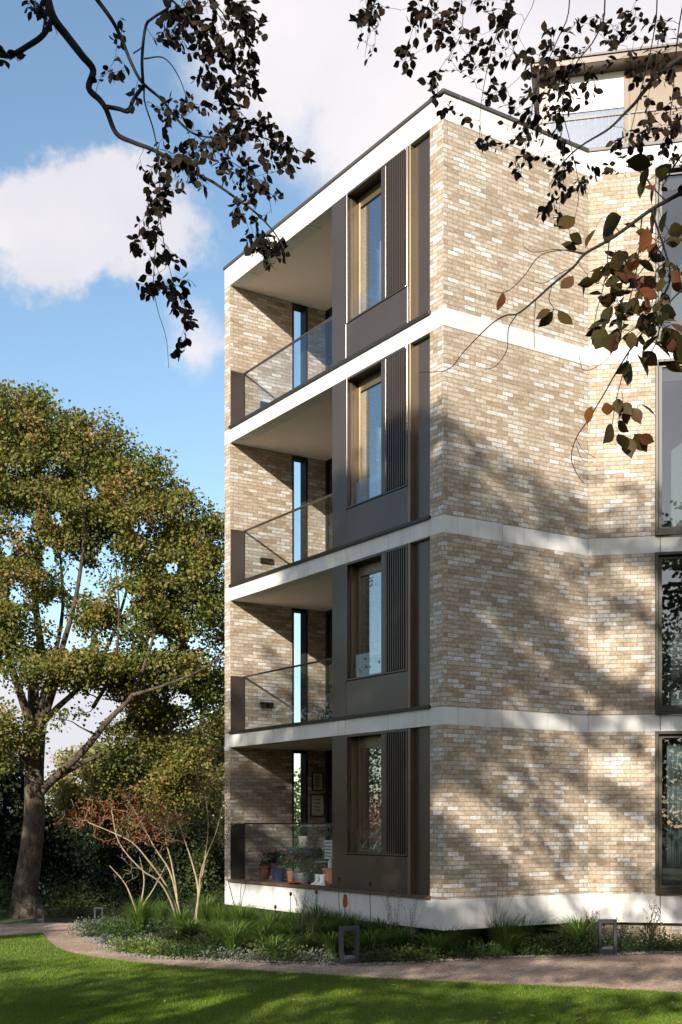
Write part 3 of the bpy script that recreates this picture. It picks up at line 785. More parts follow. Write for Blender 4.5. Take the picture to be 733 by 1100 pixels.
pot_plant('flowering_plant', 'bushy fuchsia with pink and red flowers in the zinc pot', None, c + Vector((0, 0, .20)), .36, .48, 'herb', 700, .045, ('pinkflower', 190))
c = at_e(312.5, .55); pot('flower_pot', 'small narrow terracotta pot left of the zinc pot', c, .075, .26, M['terracotta'])
c = at_e(353.5, .95); pot('flower_pot', 'terracotta pot at the right end of the balcony beside the bronze panel', c, .13, .34, M['terracotta'])
# table with cloth and jar
c = at_e(327, 1.45); tb = thing('round_table', 'small round teal garden table under a slate blue cloth', 'table', c)
mb = MB(); mb.lathe((c.x, c.y, BZ + .68), [(.34, 0), (.34, .02)], 28); mb.build('tabletop', M['teal'], tb)
for k in range(3):
    a = k * 2.094 + .4; mb = MB(); mb.tube([c + Vector((.26 * math.cos(a), .26 * math.sin(a), 0)), c + Vector((.05 * math.cos(a), .05 * math.sin(a), .4)), c + Vector((.22 * math.cos(a), .22 * math.sin(a), .68))], .016, 8); mb.build('leg', M['teal'], tb)
vs = []; fs = []; n = 48
for j, (r, z) in enumerate([(0.001, .712), (.2, .712), (.36, .711), (.375, .69), (.39, .60), (.40, .52)]):
    for k in range(n):
        a = k / n * 6.2832; rr = r * (1 + (.05 * math.sin(a * 9) if j > 3 else 0)); zz = z + (.04 * math.sin(a * 4 + 1) if j == 5 else 0)
        vs.append((c.x + rr * math.cos(a), c.y + rr * math.sin(a), BZ + zz))
for j in range(5):
    for k in range(n): fs.append([j * n + k, j * n + (k + 1) % n, (j + 1) * n + (k + 1) % n, (j + 1) * n + k])
np_mesh('tablecloth', vs, fs, M['bluecloth'], None, smooth=True, label='slate blue cloth draped over the small round balcony table', cat='tablecloth')
cj = Vector((c.x - .02, c.y - .05, BZ + .716))
t = thing('storage_jar', 'cream ceramic jar with brown marks standing on the blue cloth', 'jar', cj)
mb = MB(); mb.lathe(cj, [(.10, 0), (.105, .02), (.105, .2), (.11, .21), (.11, .24), (.095, .245)], 22); mb.build('jar_body', M['cream'], t, smooth=False)
mb = MB()
for k in range(7):
    a = k * .9; p = cj + Vector((math.cos(a) * .107, math.sin(a) * .107, .1)); q = Vector((-math.sin(a), math.cos(a), 0)) * .018
    mb.add([p - q, p + Vector((0, 0, -.05)), p + q, p + Vector((0, 0, .05))], [[0, 1, 2, 3]])
mb.build('painted_motif', M['printink'], t)
# white slatted garden chair
c = at_e(344, 1.1); ch = thing('garden_chair', 'white slatted garden chair with dark frame right of the round table', 'chair', c)
fr = lambda u, v, z: c + A * u + E * v + Vector((0, 0, z))
mb = MB()
for k in range(6): mb.box(fr, -.21, .21, -.2 + k * .07, -.15 + k * .07, .44, .458)
mb.build('seat', M['white'], ch)
mb = MB()
for k in range(6): mb.box(fr, -.21, .21, .23, .246, .50 + k * .068, .55 + k * .068)
mb.build('backrest', M['white'], ch)
for sx in (-.2, .2):
    mb = MB(); mb.tube([fr(sx, -.2, 0), fr(sx, -.18, .44)], .011); mb.build('leg', M['black'], ch)
    mb = MB(); mb.tube([fr(sx, .2, 0), fr(sx, .2, .44), fr(sx, .26, .92)], .011); mb.build('leg', M['black'], ch)
# pair of white boots
for k, (x, lab) in enumerate([(341, 'left white garden boot of the pair standing on the balcony'), (346, 'right white garden boot of the pair standing on the balcony')]):
    c = at_e(x, .50); t = thing('garden_boot', lab, 'boot', c, 0, 'white boots on the balcony')
    f = (-E * .95 + A * .2).normalized(); s_ = Vector((-f.y, f.x, 0)); vs = []; n = 12
    rings = [(0, .0, .048, .10), (.01, .03, .05, .12), (.05, .03, .045, .11), (.08, .0, .042, .065), (.13, -.01, .045, .052), (.20, -.01, .055, .06), (.235, -.01, .058, .062)]
    for (z, off, rw, rl) in rings:
        for q in range(n):
            a = q / n * 6.2832; vs.append(c + f * (off + rl * math.cos(a)) + s_ * (rw * math.sin(a)) + Vector((0, 0, z)))
    fs = [[j * n + q, j * n + (q + 1) % n, (j + 1) * n + (q + 1) % n, (j + 1) * n + q] for j in range(6) for q in range(n)] + [list(range(n))[::-1]]
    o = np_mesh('boot_shaft', vs, fs, M['white'], t, smooth=True); sd = o.modifiers.new('w', 'SOLIDIFY'); sd.thickness = .004
    mb = MB(); mb.add([c + f * (.0 + .115 * math.cos(q / n * 6.2832)) + s_ * .055 * math.sin(q / n * 6.2832) + Vector((0, 0, .0)) for q in range(n)] + [c + f * (.0 + .115 * math.cos(q / n * 6.2832)) + s_ * .055 * math.sin(q / n * 6.2832) + Vector((0, 0, .012)) for q in range(n)],
        [[q, (q + 1) % n, n + (q + 1) % n, n + q] for q in range(n)] + [list(range(n, 2 * n))]); mb.build('sole', M['cream'], t)
# white bottle with a spray top on the right pot
c = at_e(355, .95, BZ + .345); t = thing('spray_bottle', 'white plastic bottle standing on the right hand terracotta pot', 'bottle', c)
mb = MB(); mb.lathe(c, [(.045, 0), (.05, .02), (.05, .13), (.02, .17), (.018, .20)], 14); mb.build('bottle_body', M['white'], t)
mb = MB(); mb.lathe(c + Vector((0, 0, .2)), [(.022, 0), (.022, .04)], 10); mb.build('cap', M['cream'], t)
# red saucer on the ledge
c = FA(5.0, .15, BZ + .043); s_ = (317 - 366.5) / F; c = at_e(317, .16, ZB1 + .047)
t = thing('saucer', 'small red glazed saucer lying on the balcony ledge', 'saucer', c)
mb = MB(); mb.lathe(c, [(.09, 0), (.15, .03), (.145, .035), (.085, .01)], 24); mb.build('dish', M['redglaze'], t)
# lantern on the second balcony
c = at_e(340.5, .8); c.z = BANDS[0][1] + .0045
c = FA(4.55, .55, BANDS[0][1] + .005)
t = thing('lantern', 'small dark candle lantern on the first floor balcony', 'lantern', c)
fr = lambda u, v, z: c + A * u + E * v + Vector((0, 0, z))
mb = MB(); mb.box(fr, -.07, .07, -.07, .07, 0, .02); mb.box(fr, -.07, .07, -.07, .07, .24, .27)
for a_ in (-.07, .055):
    for b_ in (-.07, .055): mb.box(fr, a_, a_ + .015, b_, b_ + .015, .02, .24)
mb.build('lantern_frame', M['black'], t)
mb = MB(); mb.lathe(c + Vector((0, 0, .021)), [(.035, 0), (.035, .14)], 14); mb.build('candle', M['redglaze'], t)
# plant and small side table inside the ground floor room
c = FA(2.2, 1.3, BZ); t = thing('side_table', 'low side table inside the ground floor room', 'table', c)
fr = lambda u, v, z: c + A * u + E * v + Vector((0, 0, z))
mb = MB(); mb.box(fr, -.35, .35, -.25, .25, .72, .76); mb.build('tabletop', M['floorwood'], t)
for a_ in (-.33, .29):
    for b_ in (-.23, .19): mb = MB(); mb.box(fr, a_, a_ + .04, b_, b_ + .04, 0, .72); mb.build('leg', M['floorwood'], t)
c2 = c + Vector((0, 0, .7605))
pot('flower_pot', 'yellowish pot on the side table inside the ground floor room', c2, .10, .16, M['tan'])
pot_plant('house_plant', 'leafy house plant in the pot inside the ground floor room', None, c2 + Vector((0, 0, .13)), .26, .42, 'herb', 300, .06)

# ------------------------------------------------------------------ bollard lights
def bollard():
    t = thing('bollard_light', '', 'bollard', (0, 0, 0), 0, 'open frame bollard lights along the path')
    mb = MB(); I = lambda u, v, z: Vector((u, v, z))
    frame_ring(mb, I, -.15, .15, -.055, .055, 0, .58, .052, .066, .09)
    mb.build('bollard_frame', M['bollard'], t, bevel=.004)
    mb = MB(); vs = [(-.107, -.053, .086), (.107, -.053, .086), (.107, .053, .13), (-.107, .053, .13), (-.107, .053, .086), (.107, .053, .086)]
    mb.add(vs, [[0, 1, 2, 3], [3, 2, 5, 4], [0, 3, 4], [1, 5, 2], [0, 4, 5, 1]]); mb.build('reflector', M['zinc'], t)
    mb = MB(); mb.box(I, -.10, .10, -.03, .03, .512, .5195); mb.build('lamp_lens', M['white'], t)
    mb = MB(); mb.box(I, -.17, .17, -.075, .075, -.05, .006); mb.build('footing', M['bollard'], t)
    return t
def copy_tree(o, parent=None):
    c = o.copy(); COL.objects.link(c)
    if parent is not None: c.parent = parent
    for chd in list(o.children): copy_tree(chd, c)
    return c
bproto = bollard()
for k, (x, y, s, rz, lab) in enumerate([
        (375, 1036.5, 1, .28, 'dark grey open frame bollard light near the building corner, beside the orange poker flower'),
        (652.5, 1026, 1, -.05, 'dark grey open frame bollard light right of the building corner by the path'),
        (43, 991.5, .62, .1, 'small dark bollard light beside the big tree trunk'),
        (106, 993, .62, .3, 'small dark bollard light among the plants where the path bends')]):
    b = bproto if k == 0 else copy_tree(bproto)
    g = GR(x, y); b.location = (g.x, g.y, .014); b.rotation_euler = (0, 0, rz); b.scale = (s, s, s); b['label'] = lab

# ------------------------------------------------------------------ planting
def blades_clump(name, n, h, spread, w, matk, lean=1.0, segs=5, droop=.8):
    """strappy tuft at the origin"""
    V = []; Fs = []; off = 0
    for _ in range(n):
        a = RNG.random() * 6.283; d = np.array([math.cos(a), math.sin(a), 0]); s = np.array([-d[1], d[0], 0])
        r0 = RNG.random() * .07; hh = h * RNG.uniform(.55, 1.1); sp = spread * RNG.uniform(.25, 1.1) * lean
        tw = RNG.normal() * .3
        for k in range(segs + 1):
            u = k / segs
            p = d * (r0 + sp * u ** 1.5) + np.array([0, 0, hh * (u * (1 + .25 * droop) - droop * .55 * u ** 3)])
            ww = w * (1 - u ** 2.2) * .5 + .0006
            sd = s * math.cos(tw * u) + np.array([0, 0, math.sin(tw * u)])
            V += [p - sd * ww, p + sd * ww]
        for k in range(segs): Fs.append((off + 2 * k, off + 2 * k + 1, off + 2 * k + 3, off + 2 * k + 2))
        off += 2 * (segs + 1)
    me_o = np_mesh(name, np.array(V), np.array(Fs), M[matk], None)
    me = me_o.data; bpy.data.objects.remove(me_o); return me

def leafy_mesh(name, n, h, r, size, matk, tmpl=T_SMALL, base=.0, flat=.4, dome=True):
    v = norm_(RNG.normal(size=(n, 3))); v[:, 2] = np.abs(v[:, 2]); rad = RNG.random(n) ** .45
    C = v * rad[:, None] * np.array([r, r, h]); C *= (1 + .25 * np.sin(v[:, 0] * 7 + v[:, 1] * 5))[:, None]; C[:, 2] += base
    D = v + RNG.normal(size=(n, 3)) * .5
    o = leaves(name, C, D, RNG.uniform(.6, 1.2, n) * size, M[matk], None, tmpl, flat=flat)
    me = o.data; bpy.data.objects.remove(o); return me

def stems_mesh(name, n, h, spread, rad, mat, wob=.02):
    vs = []; fs = []; off = 0; tips = []
    for _ in range(n):
        a = RNG.random() * 6.283; sp = spread * RNG.random(); hh = h * RNG.uniform(.7, 1.05); pts = []
        for k in range(5):
            u = k / 4; pts.append((math.cos(a) * (sp * u * u + .02) + RNG.normal() * wob * u, math.sin(a) * (sp * u * u + .02) + RNG.normal() * wob * u, hh * u))
        v, f = tube_np(pts, [rad * (1 - .5 * k / 4) for k in range(5)], 4); vs.append(v); fs.append(f + off); off += len(v); tips.append(pts[2:])
    o = np_mesh(name, np.concatenate(vs), np.concatenate(fs), mat, None); me = o.data; bpy.data.objects.remove(o); return me, tips

def tip_leaves(name, tips, n, size, matk, spread=.02, tmpl=T_SMALL):
    C = []; D = []
    for t in tips:
        for _ in range(n):
            k = RNG.integers(0, len(t) - 1); u = RNG.random(); p = np.array(t[k]) * (1 - u) + np.array(t[k + 1]) * u
            C.append(p + RNG.normal(size=3) * spread); D.append(RNG.normal(size=3) + np.array([0, 0, .6]))
    o = leaves(name, np.array(C), np.array(D), size, M[matk], None, tmpl); me = o.data; bpy.data.objects.remove(o); return me

def as_obj(name, me, parent):
    o = bpy.data.objects.new(name, me); COL.objects.link(o); o.parent = parent; return o

strap_me = [blades_clump('leaf_tuft', 330, .52 + .06 * k, .42 + .05 * k, .015, 'strap') for k in range(3)]
fine_me = [blades_clump('leaf_tuft', 420, .58, .36, .008, 'strap', droop=.5) for k in range(2)]
feather_me = [blades_clump('feather_blades', 120, .95, .35, .0035, 'feather', droop=.35) for k in range(2)]
cover_me = [leafy_mesh('foliage', 520, .22, .34, .055, 'limeleaf'), leafy_mesh('foliage', 620, .26, .36, .045, 'herb'), leafy_mesh('foliage', 420, .18, .3, .04, 'silver')]
bush_me = [leafy_mesh('foliage', 1500, .62, .5, .05, 'herb'), leafy_mesh('foliage', 1500, .75, .5, .045, 'midtree')]

def plant(name, label, cat, mes, x, y, s=1, group=None, parts=('foliage',)):
    g = GR(x, y); t = thing(name, label, cat, (g.x, g.y, .008), RNG.random() * 6.28, group); s *= (1.2 if 'tuft' in parts[0] else 1.4); t.scale = (s, s, s * RNG.uniform(.85, 1.05))
    for nm, me in zip(parts, mes): as_obj(nm, me, t)
    return t

# strappy tufts in front of the building, left to right
spots = [(205, 1012), (232, 1016), (250, 1028), (262, 1014), (283, 1022), (296, 1031), (312, 1018), (330, 1027), (345, 1018), (357, 1030),
         (398, 1029), (412, 1020), (430, 1026), (468, 1030), (482, 1019), (575, 1018), (590, 1024), (606, 1017), (622, 1022), (480, 1026), (548, 1026)]
for k, (x, y) in enumerate(sorted(spots)):
    plant('strappy_plant', '%s strappy green grass tuft from the left in the planting below the building' % (['first', 'second', 'third', 'fourth', 'fifth', 'sixth', 'seventh', 'eighth', 'ninth', 'tenth', 'eleventh', 'twelfth', 'thirteenth', 'fourteenth', 'fifteenth', 'sixteenth', 'seventeenth', 'eighteenth', 'nineteenth', 'twentieth', 'last'][k]),
          'grass plant', [strap_me[k % 3]], x, y, .72 + .3 * RNG.random(), 'strappy tufts below the building', ('leaf_tuft',))
spots = [(150, 1004), (172, 996), (238, 1003), (270, 1004), (222, 1000), (380, 1016), (195, 1006), (258, 1008), (290, 1008), (305, 1006), (322, 1009), (342, 1010), (362, 1013), (395, 1013), (415, 1014), (440, 1016), (460, 1018), (505, 1022), (524, 1018), (540, 1024), (562, 1020), (638, 1015)]
ordn = ['first', 'second', 'third', 'fourth', 'fifth', 'sixth', 'seventh', 'eighth', 'ninth', 'tenth', 'eleventh', 'twelfth', 'thirteenth', 'fourteenth', 'fifteenth', 'sixteenth', 'seventeenth', 'eighteenth', 'nineteenth', 'twentieth', 'twenty first', 'twenty second', 'last']
for k, (x, y) in enumerate(sorted(spots)):
    plant('fine_grass', '%s fine bladed grass clump from the left behind the strappy tufts' % ordn[k], 'grass plant', [fine_me[k % 2]], x, y, .85 + .3 * RNG.random(), 'fine grasses in the planting', ('leaf_tuft',))
spots = [(508, 1021), (532, 1023), (552, 1017)]
for k, (x, y) in enumerate(spots):
    plant('feather_grass', '%s tall pale feathery grass in front of the corner base band' % ['left', 'middle', 'right'][k], 'grass plant', [feather_me[k % 2]], x, y, 1.0, 'tall feathery grasses', ('feather_blades',))
cov = [(140, 1022, 0), (158, 1024, 0), (172, 1027, 0), (187, 1027, 1), (205, 1029, 1), (222, 1030, 1), (118, 1014, 2), (128, 1008, 1), (102, 1006, 1), (238, 1031, 2), (160, 1014, 2), (184, 1012, 1),
       (272, 1032, 2), (308, 1034, 1), (340, 1034, 2), (404, 1034, 1), (436, 1033, 0), (452, 1034, 1), (500, 1030, 1), (518, 1029, 1), (560, 1026, 1), (612, 1026, 1), (636, 1024, 1), (676, 1022, 1), (700, 1021, 1), (722, 1020, 1), (745, 1019, 1),
       (96, 998, 2), (145, 996, 1), (120, 998, 1), (372, 1028, 1), (585, 1026, 1), (655, 1018, 1), (215, 1022, 0), (292, 1026, 0), (388, 1024, 0), (468, 1022, 1), (530, 1014, 1), (330, 1020, 1), (262, 1022, 1), (420, 1010, 1), (350, 1008, 1), (300, 1003, 1), (246, 998, 1), (600, 1012, 1), (640, 1010, 1), (190, 1003, 1), (205, 998, 1), (226, 1006, 1), (180, 998, 1), (160, 1003, 1), (138, 1004, 1), (200, 1010, 0), (240, 1010, 1), (215, 1015, 2), (130, 1000, 1), (255, 1000, 1)]
nm3 = [('lime_ground_cover', 'lime yellow leafy'), ('leafy_ground_cover', 'low dark green leafy'), ('silvery_ground_cover', 'low silvery leaved')]
cnt = {}
for (x, y, m) in sorted(cov):
    cnt[m] = cnt.get(m, 0) + 1
    words = ['one', 'two', 'three', 'four', 'five', 'six', 'seven', 'eight', 'nine', 'ten', 'eleven', 'twelve', 'thirteen', 'fourteen', 'fifteen', 'sixteen', 'seventeen', 'eighteen', 'nineteen', 'twenty', 'twenty one', 'twenty two', 'twenty three', 'twenty four', 'twenty five', 'twenty six', 'twenty seven', 'twenty eight', 'twenty nine', 'thirty', 'thirty one', 'thirty two', 'thirty three', 'thirty four', 'thirty five', 'thirty six', 'thirty seven', 'thirty eight', 'thirty nine', 'forty', 'forty one', 'forty two', 'forty three', 'forty four', 'forty five', 'forty six', 'forty seven', 'forty eight', 'forty nine', 'fifty']
    plant(nm3[m][0], '%s mound at the bed edge, number %s counted from the left' % (nm3[m][1], words[cnt[m] - 1]), 'plant', [cover_me[m]], x, y, .62 + .3 * RNG.random(), nm3[m][1] + ' mounds', ('foliage',))
# upright seed-head perennials on the right, below the angled wing
sm, tips = stems_mesh('stem', 22, .62, .22, .004, M['seed']); sl = tip_leaves('seed_head', tips, 22, .022, 'seed', .014); fl = leafy_mesh('foliage', 500, .42, .26, .04, 'herb')
ordr = ['first', 'second', 'third', 'fourth', 'fifth', 'sixth', 'last']
for k, (x, y) in enumerate([(590, 1012), (630, 1016), (668, 1016), (685, 1012), (700, 1017), (716, 1012), (732, 1016)]):
    plant('seed_head_perennial', '%s dark seed headed perennial from the left, right of the building corner' % ordr[k], 'plant', [sm, sl, fl], x, y, .75 + .3 * RNG.random(), 'dark seed headed perennials', ('stem', 'seed_head', 'foliage'))
# umbel / tall thin stems before the base band
sm2, tips2 = stems_mesh('stem', 9, .95, .26, .003, M['stem']); sl2 = tip_leaves('seed_head', tips2, 26, .02, 'silver', .02); fl2 = leafy_mesh('foliage', 260, .4, .2, .04, 'herb')
for k, (x, y, lab) in enumerate([(333, 1022, 'grey seed headed perennial left of the near bollard, against the base band'), (423, 1022, 'airy pale seed headed perennial right of the near bollard'), (322, 1016, 'slender seed headed perennial below the balcony pots'), (442, 1027, 'bushy seed headed perennial below the building corner')]):
    plant('airy_perennial', lab, 'plant', [sm2, sl2, fl2], x, y, .8, 'airy seed headed perennials', ('stem', 'seed_head', 'foliage'))

# red hot pokers
def poker(x, y, top, label, col, hh=.09, bud=False):
    g = GR(x, y); Y = g.y; H = EYE + (883 - top) / F * Y
    t = thing('poker_flower', label, 'flower', (g.x, g.y, .008), 0, 'poker flowers below the bronze panel')
    p = [Vector((0, 0, 0)), Vector((.01, 0, H * .4)), Vector((-.005, 0.01, H * .75)), Vector((0, 0, H))]
    p = [Vector((g.x, g.y, .008)) + q for q in p]
    tubes_mesh('stem', [(curve_pts(p, 3), [.006] * 10)], M['herb'], t)
    n = 420; u = RNG.random(n); a = RNG.random(n) * 6.283; r = .022 * np.sin(np.clip(u * 1.1 + .1, 0, 1) * math.pi) ** .6 * (hh / .09) ** .5 + .003
    C = np.stack([p[-1].x + r * np.cos(a) * .6, p[-1].y + r * np.sin(a) * .6, p[-1].z - hh + hh * 1.5 * u], 1)
    D = np.stack([np.cos(a), np.sin(a), -.9 + u * 1.4], 1)
    leaves('flower_spike', C, D, .026 * (hh / .09) ** .5, M[col], t, T_SMALL)
poker(371, 1030, 966, 'tall orange and yellow poker flower above the near bollard', 'pokerflower', .12)
poker(364.5, 1028, 944, 'tall thin red poker bud left of the orange flower', 'redflower', .035)
poker(398, 1028, 949, 'tall thin red poker bud right of the near bollard', 'redflower', .035)
poker(312.5, 1026, 960, 'thin red poker bud below the balcony flower pots', 'redflower', .035)
poker(296, 1026, 974, 'shortest red poker bud at the left of the row', 'redflower', .035)
poker(340, 1026, 958, 'thin red poker bud below the white boots', 'redflower', .035)

# ------------------------------------------------------------------ trees
def px_ells(lst, Y):
    out = []
    for (x, y, rx, ry, dy, ryd, n) in lst:
        YY = Y + dy; out.append((tuple(PT(x, y, YY)), (rx / F * YY, ryd, ry / F * YY), n))
    return out

def tree(name, label, loc, guides, ells, n_per, clump_n, clump_r, leaf_size, leafk, bark='bark', tmpl=T_MAPLE, rend=.008, kr=.9, sag=.05, cat='tree', group=None, jit=.08, leaf_jit=.35, keep=None, crown_cl=None):
    t = thing(name, label, cat, loc, 0, group)
    tg = blob_targets(ells, n_per)
    if keep: tg = [q for q in tg if keep(q)]
    tubes, tw = grow(guides, tg, rend=rend, sag=sag, kr=kr, jit=jit)
    ng = len(guides)
    tubes_mesh('trunk', tubes[:ng], M[bark], t, n=14)
    tubes_mesh('branches', tubes[ng:], M[bark], t, n=6)
    C, D = clumps(tg, clump_n, clump_r)
    if keep:
        k = np.array([keep(c) for c in C]); C = C[k]; D = D[k]
    leaves('crown', C, D, leaf_size * RNG.uniform(1 - leaf_jit, 1 + leaf_jit, len(C)), M[leafk], t, tmpl, flat=.35)
    return t

# big sycamore on the left
Yt = 28.3
def gp(*pts): return curve_pts([PT(x, y, Yt + d) for (x, y, d) in pts], 4)
def rad(r0, r1, n): return [r0 + (r1 - r0) * (i / (n - 1)) ** .85 for i in range(n)]
g = []
p = curve_pts([Vector((GR(24, 987).x, Yt, -.1)), PT(27, 965, Yt), PT(32, 925, Yt), PT(37, 880, Yt), PT(37, 830, Yt), PT(40, 785, Yt)], 4)
r = [.26 * math.exp(-i * .5) + .30 - .005 * i for i in range(len(p))]; g.append((p, r))
for q, r0, r1 in [
    ([(40, 788, 0), (36, 740, .2), (44, 700, .5), (38, 640, 1), (42, 560, 1.2), (36, 480, 1.4)], .26, .05),
    ([(40, 790, 0), (56, 745, -.4), (66, 700, -.8), (82, 640, -1.2), (92, 560, -1.5), (86, 500, -1.6)], .18, .03),
    ([(38, 790, 0), (22, 745, -.4), (8, 700, -1), (-8, 630, -1.6), (-16, 540, -2)], .2, .03),
    ([(44, 850, 0), (62, 832, -.2), (90, 806, -.6), (118, 772, -1), (142, 747, -1.4), (160, 700, -1.6), (178, 640, -1.6)], .19, .04),
    ([(52, 842, 0), (80, 824, .3), (110, 810, .6), (150, 798, 1), (185, 782, 1.4), (222, 770, 1.6)], .13, .03),
    ([(36, 832, 0), (16, 800, -.8), (-12, 775, -1.4), (-50, 760, -2)], .15, .03),
    ([(42, 780, 0), (62, 760, .5), (88, 735, 1), (118, 690, 1.5), (140, 620, 2), (150, 560, 2.2)], .15, .03),
    ([(40, 770, 0), (60, 700, 1), (68, 640, 1.6), (60, 560, 2.4)], .14, .03),
    ([(100, 760, -.7), (122, 720, -1.2), (128, 660, -1.6), (124, 600, -2)], .08, .02),
    ([(142, 747, -1.4), (180, 735, -1.8), (215, 720, -2), (245, 700, -2)], .07, .02)]:
    pts = gp(*q); g.append((pts, rad(r0 * .62, r1 * .5, len(pts))))
crown = px_ells([
    (30, 480, 70, 52, 0, 2.2, 50), (-40, 560, 60, 80, 0, 2.4, 26), (60, 540, 90, 60, 0, 2.6, 75), (120, 560, 75, 60, -.5, 2.2, 60), (100, 480, 45, 32, .3, 1.6, 26),
    (150, 520, 45, 32, .3, 1.6, 20), (200, 570, 55, 42, -.3, 1.8, 34), (205, 640, 55, 60, -.4, 1.9, 48), (160, 650, 45, 50, -.8, 1.8, 26),
    (20, 610, 60, 50, -.4, 2.2, 34), (10, 690, 55, 40, -1, 1.6, 30), (105, 715, 50, 24, -1.2, 1.4, 26), (150, 762, 50, 20, .4, 1.4, 20), (190, 850, 45, 22, .3, 1.2, 14), (100, 660, 30, 24, -.6, 1.4, 14), (60, 725, 50, 14, -1.4, 1.2, 12),
    (170, 720, 60, 36, -.4, 1.6, 34), (225, 730, 45, 60, .3, 1.6, 28), (165, 790, 50, 28, .6, 1.4, 14), (205, 830, 40, 26, .5, 1.4, 16), (130, 830, 42, 18, .8, 1.0, 9), (82, 775, 20, 14, -1, .8, 5),
    (5, 790, 30, 34, -1.2, 1.2, 12), (-60, 700, 60, 80, 0, 2, 20), (25, 436, 40, 20, 0, 1.4, 14)], Yt)
gaps = [(80, 620, 13, 20), (76, 690, 22, 8), (86, 792, 22, 24), (118, 765, 22, 14), (60, 655, 8, 16), (52, 600, 8, 14), (112, 600, 9, 13), (132, 645, 9, 15), (170, 690, 12, 9), (62, 556, 7, 8), (18, 640, 9, 9), (150, 566, 8, 8), (185, 610, 8, 7), (100, 530, 7, 7), (8, 590, 7, 9), (195, 752, 12, 8), (30, 560, 6, 7), (208, 690, 9, 7)]
def keep_syc(q):
    x = 366.5 + F * q[0] / q[1]; y = 883 - F * (q[2] - EYE) / q[1]
    for (a, b, c, d) in gaps:
        if ((x - a) / c) ** 2 + ((y - b) / d) ** 2 < 1: return RNG.random() < .12
    return True
tree('sycamore_tree', 'large spreading sycamore with thick grey trunk and green and rusty leaves left of the building', tuple(Vector((GR(24, 987).x, Yt, 0))), g, crown, 1.75, 150, (.48, .48, .28), .066, 'sycamore', keep=keep_syc)

# trees and shrubs behind it
def simple_tree(name, label, x, Y, h, ells, n_per, leafk, size, cn, cr, group=None, bark='bark', tr=.15, rend=.01):
    X = (x - 366.5) / F * Y
    p = curve_pts([Vector((X, Y, -.1)), Vector((X + .05 * h, Y, h * .3)), Vector((X - .02 * h, Y + .1, h * .6)), Vector((X, Y, h * .85))], 4)
    return tree(name, label, (X, Y, 0), [(p, rad(tr, tr * .3, len(p)))], px_ells(ells, Y), n_per, cn, cr, size, leafk, bark=bark, rend=rend, group=group)
simple_tree('yellowing_tree', 'yellow leaved tree in sunlight behind the rusty shrub', 110, 37, 5, [(105, 838, 46, 42, 0, 1.5, 40), (165, 815, 55, 50, 0, 1.5, 45), (80, 880, 36, 34, 0, 1.2, 18), (140, 868, 50, 30, .3, 1.2, 40), (105, 900, 40, 25, .3, 1.2, 16)], 1.7, 'yellowtree', .09, 150, (.5, .5, .4))
simple_tree('yellowing_tree', 'pale yellow green tree right of the other, close to the building edge', 205, 36, 5, [(210, 830, 45, 60, 0, 1.5, 40), (235, 790, 25, 40, 0, 1.2, 16)], 1.5, 'yellowtree', .10, 120, (.5, .5, .4))
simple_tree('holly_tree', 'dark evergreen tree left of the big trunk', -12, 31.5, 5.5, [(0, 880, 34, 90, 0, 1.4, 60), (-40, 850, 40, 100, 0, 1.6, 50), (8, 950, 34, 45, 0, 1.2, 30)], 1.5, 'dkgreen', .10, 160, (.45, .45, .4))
for k, (x, Y, ee, lab) in enumerate([
    (70, 33, [(72, 925, 34, 42, 0, 1.2, 36), (52, 900, 16, 40, 0, 1, 16), (78, 970, 36, 20, 0, 1, 14)], 'dark shrub just right of the big trunk'),
    (120, 32, [(118, 935, 34, 36, 0, 1.2, 36), (122, 972, 36, 16, 0, 1, 14)], 'dark shrub behind the rusty leaved shrub'),
    (170, 32.5, [(168, 930, 36, 40, 0, 1.2, 36), (168, 970, 36, 18, 0, 1, 14)], 'dark shrub behind the pale branching stems'),
    (222, 33, [(220, 915, 32, 55, 0, 1.2, 46), (225, 965, 30, 25, 0, 1, 14)], 'tall dark shrub close behind the building edge')]):
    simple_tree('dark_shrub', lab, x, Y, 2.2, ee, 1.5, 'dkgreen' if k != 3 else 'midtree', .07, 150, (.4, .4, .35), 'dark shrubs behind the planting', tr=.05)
for k, (x, y, s, m, lab) in enumerate([(62, 984, 1.1, 1, 'low green bush right of the bollard by the trunk'), (85, 985, .9, 0, 'low green bush at the far path edge'), (130, 985, 1.0, 1, 'low green bush behind the silvery mounds'), (178, 984, 1.0, 0, 'low green bush between the pale stems'), (250, 990, .9, 1, 'low green bush under the left end of the balcony'), (232, 985, 1.0, 0, 'low green bush at the building edge'), (8, 985, .9, 1, 'low green bush left of the big trunk')]):
    plant('green_bush', lab, 'bush', [bush_me[m]], x, y, s, 'low green bushes', ('foliage',))

# distant wood closing the view on every side
def wood():
    Cs = []; Ds = []
    for _ in range(420):
        a = RNG.uniform(0, 2 * math.pi); R = RNG.uniform(58, 80)
        X = R * math.cos(a); Y = 10 + R * math.sin(a); h = RNG.uniform(3.5, 6.5) if Y > 0 and abs(X) < .42 * Y else (RNG.uniform(17, 22) if Y < -15 else RNG.uniform(9, 14))
        n = 1300 if h > 16 else 700
        v = norm_(RNG.normal(size=(n, 3))) * (RNG.random(n) ** .4)[:, None]
        C = np.array([X, Y, h * .5]) + v * np.array([3.6, 3.6, h * .55]); Cs.append(C); Ds.append(v + RNG.normal(size=C.shape))
    C = np.concatenate(Cs); D = np.concatenate(Ds)
    leaves('distant_wood', C, D, np.where(C[:, 1] < -10, .46, .30), M['midtree'], None, T_SMALL, kind='stuff', label='far off wooded edge beyond the garden', cat='woodland')
wood()

